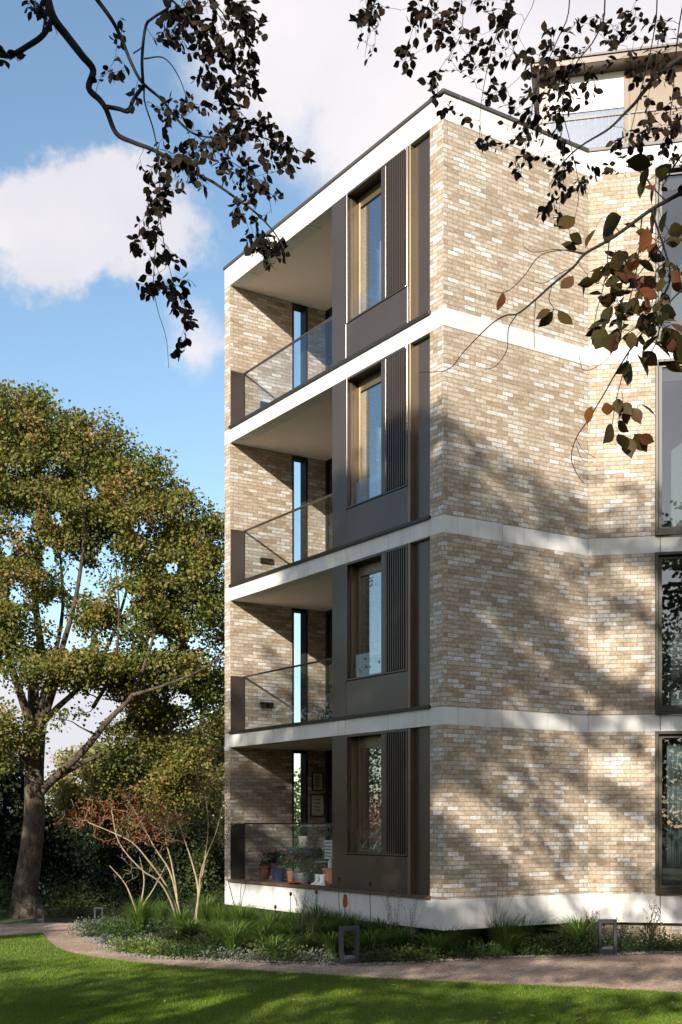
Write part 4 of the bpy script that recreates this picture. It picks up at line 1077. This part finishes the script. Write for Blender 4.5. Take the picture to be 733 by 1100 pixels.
# multi stemmed rusty shrub and bare stemmed shrub
def shrub(name, label, base, stems, ells, n_per, leafk, size, cn, cr, bark='stem', rend=.0035, kr=.22):
    b = Vector(base); t = thing(name, label, 'shrub', b); gd = []
    for s in stems:
        pts = curve_pts([b + Vector((RNG.normal() * .05, RNG.normal() * .05, -.05))] + [PT(x, y, b.y + d) for (x, y, d) in s], 4); gd.append((pts, rad(.024, .009, len(pts))))
    tg = blob_targets(ells, n_per); tubes, tw = grow(gd, tg, rend=rend, kr=kr, jit=.12, sag=.04)
    ng = len(gd)
    tubes_mesh('stems', tubes[:ng], M[bark], t, n=8); tubes_mesh('twigs', tubes[ng:], M[bark], t, n=6)
    C, D = clumps(tg, cn, cr); leaves('foliage', C, D, size * RNG.uniform(.7, 1.3, len(C)), M[leafk], t, T_SMALL)
gb = GR(191, 1003)
shrub('rusty_shrub', 'multi stemmed shrub with pale arching stems and rusty red leaves left of the building', gb,
      [[(188, 972, 0), (178, 950, 0), (160, 925, -.2), (142, 905, -.3), (118, 893, -.4), (96, 884, -.4)], [(190, 965, .1), (182, 935, .1), (166, 910, .1), (150, 880, .2), (138, 860, .2)],
       [(190, 962, .1), (184, 925, .2), (178, 900, .3), (182, 875, .3)], [(186, 975, -.1), (172, 948, -.3), (152, 934, -.5), (128, 905, -.6), (120, 870, -.6)]],
      px_ells([(140, 872, 62, 26, 0, .7, 110), (95, 872, 28, 20, 0, .5, 26), (180, 880, 26, 20, 0, .5, 30), (78, 885, 16, 10, 0, .4, 10), (150, 900, 50, 14, 0, .5, 40)], gb.y), 1.7, 'rust', .045, 7, (.16, .16, .10))
gb = GR(211, 1003)
shrub('bare_shrub', 'taller thin leaved shrub with pale upright stems beside the building edge', gb,
      [[(214, 960, 0), (220, 925, 0), (224, 885, 0), (220, 850, 0)], [(213, 958, 0), (206, 925, .2), (196, 895, .3), (188, 868, .3)], [(214, 955, 0), (218, 930, -.2), (232, 895, -.3), (240, 862, -.3)]],
      px_ells([(222, 850, 26, 40, 0, .5, 60), (205, 880, 22, 24, 0, .5, 30), (240, 880, 18, 30, -.3, .3, 20)], gb.y), 1.7, 'bronzeleaf', .04, 8, (.14, .14, .12))
gb = GR(150, 998)
shrub('bare_shrub', 'thin leafless twiggy shrub in front of the dark shrubs', gb,
      [[(145, 975, 0), (135, 950, 0), (118, 930, 0)], [(152, 970, 0), (155, 945, 0), (150, 920, 0)], [(150, 980, 0), (165, 955, 0), (178, 930, 0)]],
      px_ells([(145, 935, 36, 22, 0, .5, 30)], gb.y), 1.2, 'bronzeleaf', .03, 4, (.1, .1, .1))

# ------------------------------------------------------------------ overhanging beeches
def alder(x, y, Y): return PT(x, y, Y)
def beech_sprays(parent, guides, regions, twig_r, leaf_size, leafk, Y, per, dspread, droop=0.0, name_leaf='foliage', tmpl=T_OVATE, extra=None, up=.3, wig=.10, root=None):
    """guides: [(list of px pts, r0, r1)], regions: [(x,y,rx,ry,n,tilt)]"""
    gd = []
    for q, r0, r1 in guides:
        pts = curve_pts([PT(x, y, Y + d) for (x, y, d) in q], 5); gd.append((pts, rad(r0, r1, len(pts))))
    tg = []
    for (x, y, rx, ry, n, *sh) in regions:
        shx = sh[0] if sh else 0
        for _ in range(n):
            a = RNG.normal(size=2); a /= np.linalg.norm(a); a *= RNG.random() ** .55
            tg.append(PT(x + a[0] * rx + a[1] * ry * shx, y + a[1] * ry, Y + RNG.normal() * dspread))
    tubes, tw = grow(gd, tg, rend=twig_r, kr=.18, jit=wig, sag=droop, seg=6, root=root)
    ng = len(gd)
    for pts_r in tubes[:ng]:
        tubes_mesh('branch', [pts_r], M['darkbark'], parent, n=8)
    tubes_mesh('twigs', tubes[ng:], M['darkbark'], parent, n=5)
    C = []; D = []
    for pts in tw:
        m = len(pts); tot = (pts[-1] - pts[0]).length
        cnt_ = max(2, int(per * RNG.uniform(.6, 1.3)))
        rng_len = min(tot * .85, leaf_size * cnt_ * .42)
        s0 = 1 - rng_len / max(tot, 1e-4)
        for k in range(cnt_):
            u = s0 + (1 - s0) * (k + .5) / cnt_; f = u * (m - 1); i = min(int(f), m - 2); p = pts[i].lerp(pts[i + 1], f - i)
            d = (pts[i + 1] - pts[i]).normalized(); sd = d.cross(Vector(RNG.normal(size=3))).normalized() * (1 if k % 2 else -1)
            if k == cnt_ - 1: dd = d
            else: dd = d * .5 + sd * .9
            dd = dd.normalized() + Vector((0, 0, -.45)) + Vector(RNG.normal(size=3)) * .15
            C.append(tuple(p + dd.normalized() * leaf_size * .12)); D.append(tuple(dd))
    C = np.array(C); leaves(name_leaf, C, np.array(D), leaf_size * RNG.uniform(.5, 1.15, len(C)), M[leafk], parent, tmpl, flat=.30)

beechL = thing('beech_tree', 'overhanging beech with dark crooked branch and small dark leaves at the top left', 'tree', (-7, -1.5, 0), 0)
beechR = thing('beech_tree', 'overhanging copper beech with hanging dark sprays and large near leaves at the top right', 'tree', (7.2, -1.0, 0), 0)
# limbs outside the picture, joining the trunks to what hangs into it
YL = 9.0
def z_(pts): return [(x / 2.094, y / 2.094, d) for (x, y, d) in pts]
trunkL = curve_pts([Vector((-7, -1.5, -.2)), Vector((-6.9, -1.4, 3)), Vector((-7.1, -1.7, 7)), Vector((-6.8, -2.2, 12)), Vector((-6.6, -2.6, 18))], 5)
limbs = [([trunkL[10], Vector((-6, 1, 8.4)), Vector((-4.6, 4.6, 9.6)), Vector((-3.2, 7.6, 10.0)), PT(40, -90, 9), PT(50, -2, 9)], .16, .034),
         ([trunkL[10], Vector((-6, 1.6, 9.0)), Vector((-4.0, 5.2, 10.4)), Vector((-2.2, 8.2, 10.4)), PT(92, -70, 9), PT(102, -3, 9)], .13, .016),
         ([trunkL[10], Vector((-6.2, 2.5, 8.2)), Vector((-4.6, 6.5, 8.6)), PT(-60, 45, 9.0), PT(0, 58, 9)], .10, .020)]
tb = [(trunkL, rad(.45, .14, len(trunkL)))]
for q, r0, r1 in limbs:
    pts = curve_pts(q, 5); tb.append((pts, rad(r0, r1, len(pts))))
tubes_mesh('trunk', tb, M['darkbark'], beechL, n=14)
gl = [
    (z_([(105, -6, 0), (120, 40, 0), (150, 80, .05), (185, 125, .05), (210, 158, .1), (200, 198, .1), (225, 225, .1), (240, 248, .1), (262, 300, .15), (300, 320, .15), (340, 335, .1), (385, 358, .1), (430, 385, 0), (480, 410, 0), (530, 445, -.1), (575, 478, -.1), (615, 520, -.1), (640, 560, -.2)]), .034, .004),
    (z_([(120, 38, 0), (98, 78, 0), (62, 104, 0), (25, 124, 0), (-10, 122, 0)]), .022, .020),
    (z_([(215, -6, 0), (252, 45, 0), (275, 90, .1), (295, 140, .1), (320, 185, .1), (365, 225, .1), (400, 270, 0), (440, 302, 0), (500, 310, -.1), (560, 302, -.1), (620, 320, -.2), (695, 347, -.2)]), .017, .003),
    (z_([(322, 186, .1), (320, 130, 0), (328, 60, 0), (345, 40, -.1), (378, 18, -.1), (386, -6, -.1)]), .012, .009),
    (z_([(325, 190, .1), (300, 225, .1), (290, 250, .1), (268, 245, .1), (240, 240, .1)]), .014, .016),
    (z_([(325, 132, 0), (368, 130, -.1), (400, 168, -.1), (425, 232, -.2)]), .006, .003),
    (z_([(300, 120, .1), (320, 105, .1), (324, 80, 0)]), .006, .004),
    (z_([(325, 190, .1), (326, 230, .1), (345, 290, .1), (356, 350, .1), (360, 420, 0), (358, 480, 0), (350, 560, 0), (346, 640, 0), (356, 700, 0), (374, 760, 0), (380, 828, 0)]), .007, .0018),
    (z_([(358, 480, 0), (372, 560, .1), (392, 640, .1), (418, 700, .1), (415, 785, .1)]), .004, .0018),
    (z_([(440, 302, 0), (500, 350, .1), (560, 390, .1), (600, 430, .1), (612, 480, .1)]), .005, .0018),
    (z_([(95, 80, 0), (100, 40, .1), (85, 10, .1), (60, -6, .1)]), .008, .005),
    (z_([(380, -6, 0), (430, 40, 0), (480, 90, 0), (520, 150, 0), (560, 200, .1)]), .008, .003),
    (z_([(470, -6, 0), (510, 40, 0), (545, 90, 0), (580, 120, 0)]), .006, .002)]
zr = lambda l: [(a / 2.094, b / 2.094, c / 2.094, d / 2.094, n, *r) for (a, b, c, d, n, *r) in l]
rl = zr([(470, 60, 95, 75, 50), (545, 60, 55, 70, 26), (500, 160, 75, 60, 30), (540, 215, 45, 40, 12), (400, 60, 40, 50, 14), (420, 250, 60, 40, 16), (560, 290, 70, 40, 26), (640, 345, 60, 40, 16),
         (480, 330, 80, 45, 26), (380, 370, 60, 50, 22), (590, 400, 70, 50, 20), (480, 400, 60, 40, 12), (600, 560, 55, 36, 24), (560, 480, 40, 50, 12), (360, 450, 40, 60, 16), (330, 540, 34, 34, 10), (370, 590, 45, 30, 8),
         (340, 640, 38, 30, 7), (400, 640, 38, 30, 8), (390, 690, 30, 30, 5), (425, 725, 20, 26, 5), (412, 785, 12, 20, 4), (262, 155, 22, 22, 4), (80, 10, 30, 20, 7), (20, 130, 20, 16, 3), (118, 70, 8, 12, 1), (345, 240, 8, 12, 1), (300, 230, 25, 20, 3), (270, 60, 30, 24, 3)])
beech_sprays(beechL, gl, rl, .0016, .072, 'beech', YL, 5.4, .28, 0, root=PT(60, -30, YL))

# shade giving crowns behind and above the camera
def shade_crown(parent, box, n, cn, cr, size, tk, guides, seed_keep=None, nm=''):
    tg = []
    (x0, x1), (y0, y1), (z0, z1) = box
    tries = 0
    while len(tg) < n and tries < n * 40:
        tries += 1
        q = Vector((RNG.uniform(x0, x1), RNG.uniform(y0, y1), RNG.uniform(z0, z1)))
        u = Vector(((q.x - (x0 + x1) / 2) / ((x1 - x0) / 2), (q.y - (y0 + y1) / 2) / ((y1 - y0) / 2), (q.z - (z0 + z1) / 2) / ((z1 - z0) / 2)))
        if u.length > 1.15: continue
        if seed_keep and not seed_keep(q): continue
        tg.append(q)
    tubes, tw = grow(guides, tg, rend=.015, kr=1.0, jit=.06, seg=5)
    tubes_mesh('branches', tubes[len(guides):], M['darkbark'], parent, n=5)
    C, D = clumps(tg, cn, cr, .5, .5)
    # nothing of the crown may hang into the picture
    inv = (C[:, 1] > .3) & (np.abs(C[:, 0]) < .33 * C[:, 1] + .5) & ((C[:, 2] - 2.2) < .74 * C[:, 1] + .5)
    C = C[~inv]; D = D[~inv]
    leaves('crown', C, D, size * RNG.uniform(.7, 1.3, len(C)), M[tk], parent, T_MAPLE, flat=.4)
shade_crown(beechL, ((-13.5, -.5), (-7.5, .5), (7.0, 19.8)), 112, 270, (2.2, .55, .30), .17, 'shade', [tb[0]], seed_keep=lambda q: (q.z > 10.8 and not (q.x < -9.4 and q.z < 13.6)) or RNG.random() < (.30 if q.z > 9.3 else .75))
shade_crown(beechL, ((-10.6, -7.2), (-6.5, -1.5), (11.5, 20)), 42, 260, (1.3, .7, .45), .17, 'shade', [tb[0]])

# right beech: small sprays hanging from the top (farther) and a big near branch
YR = 8.6
trunkR = curve_pts([Vector((7.2, -1, -.2)), Vector((7.1, -1, 3)), Vector((7.3, -1.2, 7)), Vector((7.0, -1.4, 12))], 5)
tb = [(trunkR, rad(.42, .16, len(trunkR)))]
for q, r0, r1 in [([trunkR[6], Vector((5.6, 1.6, 5.6)), Vector((3.2, 3.6, 5.4)), Vector((1.9, 4.1, 4.9)), PT(733, 206, 4.0)], .13, .020),
                  ([trunkR[9], Vector((6, 3, 8.2)), Vector((4.6, 6.6, 9.0)), Vector((3.3, 8.4, 8.7)), PT(742, 56, 8.6)], .12, .022),
                  ([trunkR[9], Vector((5.4, 3.5, 9.4)), Vector((3.4, 7.2, 10.2)), PT(640, -130, 8.6), PT(560, -90, 8.6), PT(470, -60, 8.6), PT(390, -40, 8.6)], .12, .012)]:
    pts = curve_pts(q, 5); tb.append((pts, rad(r0, r1, len(pts))))
tubes_mesh('trunk', tb, M['darkbark'], beechR, n=14)
gr = [
    ([(740, 57, 0), (711, 77, 0), (692, 98, 0), (683, 110, 0), (671, 122, 0), (654, 138.5, 0), (624, 157, 0), (605, 175, .1), (590, 200, .1)], .020, .002),
    ([(388, -40, 0), (393, 0, 0), (396, 30, 0), (392, 62, 0)], .003, .0015),
    ([(470, -60, 0), (462, 0, 0), (444, 30, 0), (434, 76, 0)], .003, .0015),
    ([(480, -58, 0), (496, 0, .1), (494, 40, .1), (470, 80, .1), (466, 110, .1)], .004, .0015),
    ([(560, -90, 0), (545, 0, 0), (528, 55, -.1), (516, 120, -.1), (520, 160, -.1)], .005, .0015),
    ([(600, -110, 0), (612, 0, 0), (598, 45, 0), (578, 90, 0), (568, 140, 0), (560, 185, 0)], .006, .0015),
    ([(640, -130, 0), (650, 0, 0), (640, 40, 0), (618, 70, 0), (604, 110, 0), (612, 150, 0), (622, 200, 0), (618, 235, 0)], .007, .0015),
    ([(700, -60, 0), (706, 0, 0), (700, 50, .2), (688, 100, .2), (676, 150, .2), (672, 190, .2)], .006, .0015),
    ([(740, -30, 0), (728, 40, .3), (722, 110, .3), (712, 170, .3), (706, 230, .3)], .006, .0015),
    ([(560, -90, 0), (575, -10, .2), (560, 30, .2), (545, 70, .2)], .004, .0015)]
rr_ = [(393, 28, 12, 40, 14), (400, 4, 20, 14, 5), (448, 30, 16, 34, 11), (434, 66, 12, 16, 5), (468, 18, 18, 22, 7), (500, 22, 34, 26, 14), (490, 55, 28, 26, 10), (468, 88, 14, 20, 7), (482, 112, 12, 12, 3), (520, 70, 26, 30, 9), (545, 20, 30, 24, 10),
       (545, 62, 30, 24, 11), (560, 110, 36, 26, 20), (520, 150, 9, 14, 4), (590, 60, 34, 30, 20), (600, 100, 28, 30, 16), (580, 150, 34, 22, 18), (610, 190, 26, 24, 18), (600, 226, 22, 16, 8), (556, 180, 12, 12, 4), (640, 30, 34, 30, 14), (628, 80, 26, 30, 10),
       (690, 24, 34, 26, 12), (720, 60, 24, 30, 10), (690, 70, 30, 24, 6), (712, 110, 30, 30, 14), (676, 152, 20, 18, 8), (700, 160, 28, 26, 12), (725, 150, 18, 30, 8), (650, 190, 8, 16, 3)]
beech_sprays(beechR, gr, rr_, .0015, .066, 'beech', YR, 5, .30, 0, root=PT(740, 40, YR))
# near branch
YN = 4.0
gn = [
    ([(738, 204, 0), (716, 216, 0), (697, 227, 0), (666, 250, 0), (647, 262, 0), (628, 273, 0), (616, 287, 0), (593, 306, 0), (573.5, 323.6, 0), (556, 337, .02), (543, 339, .03), (527, 349, .03), (500, 376, .05), (481, 397, .06), (450, 400, .08)], .0072, .0011),
    ([(556, 337, 0), (546.5, 352.5, 0), (544.6, 376, 0), (533, 393, 0), (521, 397, 0)], .0022, .0012),
    ([(628, 272, 0), (605, 269, 0), (580, 275, 0), (562, 298, -.03), (543, 314, -.03), (525, 312, -.03)], .0022, .0012),
    ([(627, 273, 0), (598, 268, .03), (573, 271, .03), (561, 263, .03)], .0018, .001),
    ([(616, 287, 0), (600, 295, .02), (585, 304, .02), (570, 302, .02)], .0018, .001),
    ([(593, 307, 0), (590, 322, 0), (595, 333, 0), (585, 341, 0)], .0016, .001),
    ([(576, 322, 0), (574, 345, 0), (574.5, 374, 0)], .0014, .001),
    ([(700, 225, 0), (720, 290, .02), (712, 320, .02), (700, 345, 0), (681, 369.5, 0), (661, 402, 0), (648, 425, 0), (632, 451, 0), (619, 471, 0), (614, 491, 0), (619, 507, 0), (627, 519, 0)], .0045, .0012),
    ([(619, 471, 0), (627, 484, 0), (640, 492, 0)], .0014, .001),
    ([(619, 478, 0), (626, 494, .02), (638, 496, .02)], .001, .0008),
    ([(676, 378, 0), (664, 422, 0), (658, 455, 0), (658, 470, 0)], .002, .0012),
    ([(668, 420, 0), (672, 440, 0), (690, 455, 0)], .0014, .001),
    ([(700, 345, 0), (672, 360, .02), (650, 388, .02), (628, 398, .02), (622, 382, .02)], .0018, .001),
    ([(655, 256, 0), (650, 300, -.02), (640, 340, -.02), (636, 370, -.02)], .0024, .0012),
    ([(690, 232, 0), (684, 290, -.02), (672, 340, -.02), (664, 372, -.02)], .003, .0012),
    ([(745, 235, .1), (712, 262, .1), (690, 290, .1), (668, 318, .1)], .0035, .0015),
    ([(745, 300, -.1), (716, 330, -.1), (704, 370, -.1), (690, 392, -.1)], .0035, .0015),
    ([(716, 216, 0), (700, 200, .1), (690, 186, .1), (672, 178, .1)], .0028, .0015),
    ([(745, 150, -.1), (726, 176, -.1), (712, 200, -.1)], .004, .002),
    ([(666, 250, 0), (655, 236, 0), (648, 232, 0)], .002, .001)]
rn = [(664, 300, 24, 30, 13), (700, 300, 32, 44, 13), (685, 345, 34, 34, 12), (722, 260, 18, 40, 6), (702, 250, 24, 18, 3), (720, 350, 18, 30, 5), (654, 340, 18, 20, 4), (712, 200, 22, 16, 3)]
beech_sprays(beechR, gn, rn, .0011, .06, 'beechnear', YN, 3.4, .22, 0, wig=.06, root=PT(740, 200, YN))
# single large leaves of the near branch: stalk end, tip (photo pixels)
big = [(600, 246, 618, 232), (612, 252, 626, 261), (620, 268, 606, 262), (608, 243, 603, 243), (640, 246, 628, 264), (652, 262, 655, 245), (668, 233, 645, 250), (706, 224, 698, 248), (700, 178, 674, 172), (697, 180, 688, 200), (694, 190, 686, 212),
       (722, 176, 704, 186), (540, 314, 536, 334), (616, 296, 603, 311), (632, 296, 625, 318), (592, 333, 578, 340), (594, 334, 580, 352), (600, 333, 614, 350), (655, 344, 631, 352), (646, 350, 630, 362), (650, 352, 640, 376), (656, 358, 655, 380), (664, 352, 658, 372),
       (690, 336, 694, 360), (700, 366, 722, 382), (712, 352, 733, 380), (684, 380, 698, 402), (678, 390, 672, 414), (676, 388, 664, 402), (690, 378, 706, 392), (707, 360, 690, 376), (636, 436, 631, 452), (662, 428, 668, 450), (668, 433, 678, 444), (674, 438, 673, 452),
       (680, 438, 688, 454), (688, 434, 706, 446), (660, 438, 646, 440), (663, 428, 664, 442), (658, 456, 651, 475), (664, 466, 674, 482), (674, 470, 678, 490), (682, 466, 694, 484), (686, 468, 700, 474), (664, 452, 672, 462), (715, 392, 733, 398)]
C = []; D = []; Sz = []
tws = []
for k, (x0, y0, x1, y1) in enumerate(big):
    yy = YN + RNG.normal() * .05; a = PT(x0, y0, yy); b = PT(x1, y1, yy + RNG.normal() * .02); C.append(tuple(a)); D.append(tuple(b - a)); Sz.append(max((b - a).length, .055))
leaves('large_leaves', np.array(C), np.array(D), np.array(Sz), M['beechnear'], beechR, T_OVATE, flat=.25)
gdn = []
for q, r0, r1 in gn:
    pts = curve_pts([PT(x, y, YN + d) for (x, y, d) in q], 5); gdn.append((pts, rad(r0, r1, len(pts))))
tubes, tw = grow(gdn, [Vector(c) for c in C], rend=.0008, kr=.08, jit=.05, seg=4, root=PT(740, 200, YN))
tubes_mesh('twigs', tubes[len(gdn):], M['darkbark'], beechR, n=4)
shade_crown(beechR, ((1.5, 12), (-6, 2), (8.5, 15)), 38, 200, (1.5, .9, .45), .17, 'shade', [tb[0]])

# two more trees across the lawn, behind the viewpoint: their dappled shade falls on walls and grass
for k, (X, Y, H, lab) in enumerate([(-17, -15, 13, 'tall leafy lime tree across the lawn, left one of the pair behind the viewpoint'), (-8, -20, 13, 'tall leafy lime tree across the lawn, right one of the pair behind the viewpoint')]):
    t = thing('lime_tree', lab, 'tree', (X, Y, 0), 0, 'lime trees behind the viewpoint')
    p = curve_pts([Vector((X, Y, -.2)), Vector((X + .2, Y, 4)), Vector((X, Y, 9)), Vector((X, Y, H * .85))], 5); gd = [(p, rad(.4, .1, len(p)))]
    tubes_mesh('trunk', gd, M['darkbark'], t, n=12)
    shade_crown(t, ((X - 6, X + 6), (Y - 4, Y + 4), (4.5, H)), 70, 190, (1.6, 1.0, .6), .24, 'shade', gd)
X, Y = -14.2, 10  # unseen tree added only to shade the understory and lower trunk
t = thing('added_shade_tree', 'low bushy unseen tree added left of the lawn to shade the shrubs', 'tree', (X, Y, 0))
p = curve_pts([Vector((X, Y, -.2)), Vector((X + .2, Y, 2.5)), Vector((X, Y, 5)), Vector((X, Y, 8))], 5); gd = [(p, rad(.22, .06, len(p)))]
tubes_mesh('trunk', gd, M['darkbark'], t, n=12)
shade_crown(t, ((X - 5, X + 3.2), (Y - 3, Y + 3), (3.6, 10.4)), 75, 170, (1.0, .8, .55), .2, 'shade', gd)

# ------------------------------------------------------------------ light, sky, camera
Ld = E * 1.0 + A * .75 + Vector((0, 0, -.51))
sun = bpy.data.lights.new('sun', 'SUN'); sun.energy = 4.7; sun.angle = math.radians(.53); sun.color = (1, .94, .84)
so = bpy.data.objects.new('sun', sun); COL.objects.link(so); so.rotation_euler = Ld.to_track_quat('-Z', 'Y').to_euler(); so.location = (0, 0, 60)
elev = math.atan2(.51, math.hypot(Ld.x, Ld.y)); rot = math.atan2(-Ld.x, -Ld.y)
w = bpy.data.worlds.new('World'); SC.world = w; w.use_nodes = True; nt = w.node_tree; nt.nodes.clear()
out = N(nt, 'ShaderNodeOutputWorld'); bg = N(nt, 'ShaderNodeBackground'); bg.inputs['Strength'].default_value = .125
sky = N(nt, 'ShaderNodeTexSky', sky_type='NISHITA'); sky.sun_disc = False; sky.sun_elevation = elev; sky.sun_rotation = rot
sky.air_density = 1.0; sky.dust_density = .6; sky.ozone_density = 1.5
tc = N(nt, 'ShaderNodeTexCoord')
def blob(x, y, r0, r1, sx=1.0):
    """a cloud bank in a given direction of the sky; r in radians"""
    d = Vector(((x - 366.5) / F, 1, (883 - y) / F)).normalized()
    # squash sideways: measure in a frame stretched along the bank
    s = N(nt, 'ShaderNodeVectorMath', operation='SUBTRACT'); s.inputs[1].default_value = d; L(nt, wv, s.inputs[0])
    m = N(nt, 'ShaderNodeVectorMath', operation='MULTIPLY'); m.inputs[1].default_value = (1 / sx, 1, 1); L(nt, s.outputs[0], m.inputs[0])
    ln = N(nt, 'ShaderNodeVectorMath', operation='LENGTH'); L(nt, m.outputs[0], ln.inputs[0])
    mr = N(nt, 'ShaderNodeMapRange', interpolation_type='SMOOTHSTEP'); mr.inputs['From Min'].default_value = r1; mr.inputs['From Max'].default_value = r0
    mr.inputs['To Min'].default_value = 0; mr.inputs['To Max'].default_value = 1
    L(nt, ln.outputs['Value'], mr.inputs['Value']); return mr.outputs[0]
nrm = N(nt, 'ShaderNodeVectorMath', operation='NORMALIZE'); L(nt, tc.outputs['Generated'], nrm.inputs[0])
nz = N(nt, 'ShaderNodeTexNoise'); nz.inputs['Scale'].default_value = 13; nz.inputs['Detail'].default_value = 9; nz.inputs['Roughness'].default_value = .62
L(nt, nrm.outputs[0], nz.inputs['Vector'])
sb = N(nt, 'ShaderNodeVectorMath', operation='SUBTRACT'); sb.inputs[1].default_value = (.5, .5, .5); L(nt, nz.outputs['Color'], sb.inputs[0])
sl_ = N(nt, 'ShaderNodeVectorMath', operation='SCALE'); sl_.inputs['Scale'].default_value = .11; L(nt, sb.outputs[0], sl_.inputs[0])
av = N(nt, 'ShaderNodeVectorMath', operation='ADD'); L(nt, nrm.outputs[0], av.inputs[0]); L(nt, sl_.outputs[0], av.inputs[1]); wv = av.outputs[0]
parts = [blob(75, 240, .034, .052, 2.0), blob(150, 262, .020, .038, 1.5), blob(-10, 240, .02, .05, 1.3), blob(330, 30, .05, .105, 1.0), blob(430, 0, .09, .13, 1.0), blob(560, -60, .13, .20, 1.3), blob(700, 60, .12, .2, 1.0), blob(215, 370, .0, .034, 1.0), blob(30, 800, .045, .085, 2.2), blob(140, 770, .02, .05, 1.5), blob(900, 500, .1, .25, 1)]
acc = parts[0]
for q in parts[1:]:
    mx = N(nt, 'ShaderNodeMath', operation='MAXIMUM'); L(nt, acc, mx.inputs[0]); L(nt, q, mx.inputs[1]); acc = mx.outputs[0]
# scattered banks over the rest of the sky
n2 = N(nt, 'ShaderNodeTexNoise'); n2.inputs['Scale'].default_value = 2.2; n2.inputs['Detail'].default_value = 8; L(nt, nrm.outputs[0], n2.inputs['Vector'])
r2 = N(nt, 'ShaderNodeMapRange', interpolation_type='SMOOTHSTEP'); r2.inputs['From Min'].default_value = .50; r2.inputs['From Max'].default_value = .62; L(nt, n2.outputs['Fac'], r2.inputs['Value'])
sp = N(nt, 'ShaderNodeSeparateXYZ'); L(nt, nrm.outputs[0], sp.inputs[0])
bk = N(nt, 'ShaderNodeMapRange', interpolation_type='SMOOTHSTEP'); bk.inputs['From Min'].default_value = .1; bk.inputs['From Max'].default_value = -.3; L(nt, sp.outputs['Y'], bk.inputs['Value'])
mm = N(nt, 'ShaderNodeMath', operation='MULTIPLY'); L(nt, r2.outputs[0], mm.inputs[0]); L(nt, bk.outputs[0], mm.inputs[1])
mx = N(nt, 'ShaderNodeMath', operation='MAXIMUM'); L(nt, acc, mx.inputs[0]); L(nt, mm.outputs[0], mx.inputs[1]); acc = mx.outputs[0]
pw_ = N(nt, 'ShaderNodeMath', operation='MULTIPLY', use_clamp=True); pw_.inputs[1].default_value = .96; L(nt, acc, pw_.inputs[0])
# cloud body: paler and greyer patches at random
n3 = N(nt, 'ShaderNodeTexNoise'); n3.inputs['Scale'].default_value = 5; n3.inputs['Detail'].default_value = 6; L(nt, nrm.outputs[0], n3.inputs['Vector'])
CLD = ramp(nt, [(.35, (4.2, 4.1, 4.45)), (.65, (5.35, 5.1, 5.15))]); L(nt, n3.outputs['Fac'], CLD.inputs[0])
hs = N(nt, 'ShaderNodeHueSaturation'); hs.inputs['Saturation'].default_value = 1.0; hs.inputs['Hue'].default_value = .493; hs.inputs['Value'].default_value = 1.05; L(nt, sky.outputs[0], hs.inputs['Color'])
fin = mixc(nt, pw_.outputs[0], hs.outputs[0], CLD.outputs[0])
L(nt, fin, bg.inputs['Color']); L(nt, bg.outputs[0], out.inputs[0])

cam = bpy.data.cameras.new('camera'); co = bpy.data.objects.new('camera', cam); COL.objects.link(co); SC.camera = co
co.location = (0, 0, EYE); co.rotation_euler = (math.radians(90), 0, 0)
cam.sensor_fit = 'VERTICAL'; cam.sensor_height = 36; cam.sensor_width = 24; cam.lens = F / 1100 * 36
cam.shift_y = 333 / 1100; cam.clip_start = .05; cam.clip_end = 3000
vs_ = SC.view_settings; vs_.view_transform = 'Standard'; vs_.look = 'None'; vs_.exposure = .62; vs_.gamma = 1; vs_.use_curve_mapping = False
SC.cycles.max_bounces = 8; SC.cycles.transparent_max_bounces = 16; SC.cycles.diffuse_bounces = 4; SC.cycles.glossy_bounces = 4
SC.cycles.use_denoising = True; SC.cycles.sample_clamp_indirect = 8
SC.cycles.caustics_reflective = False; SC.cycles.caustics_refractive = False
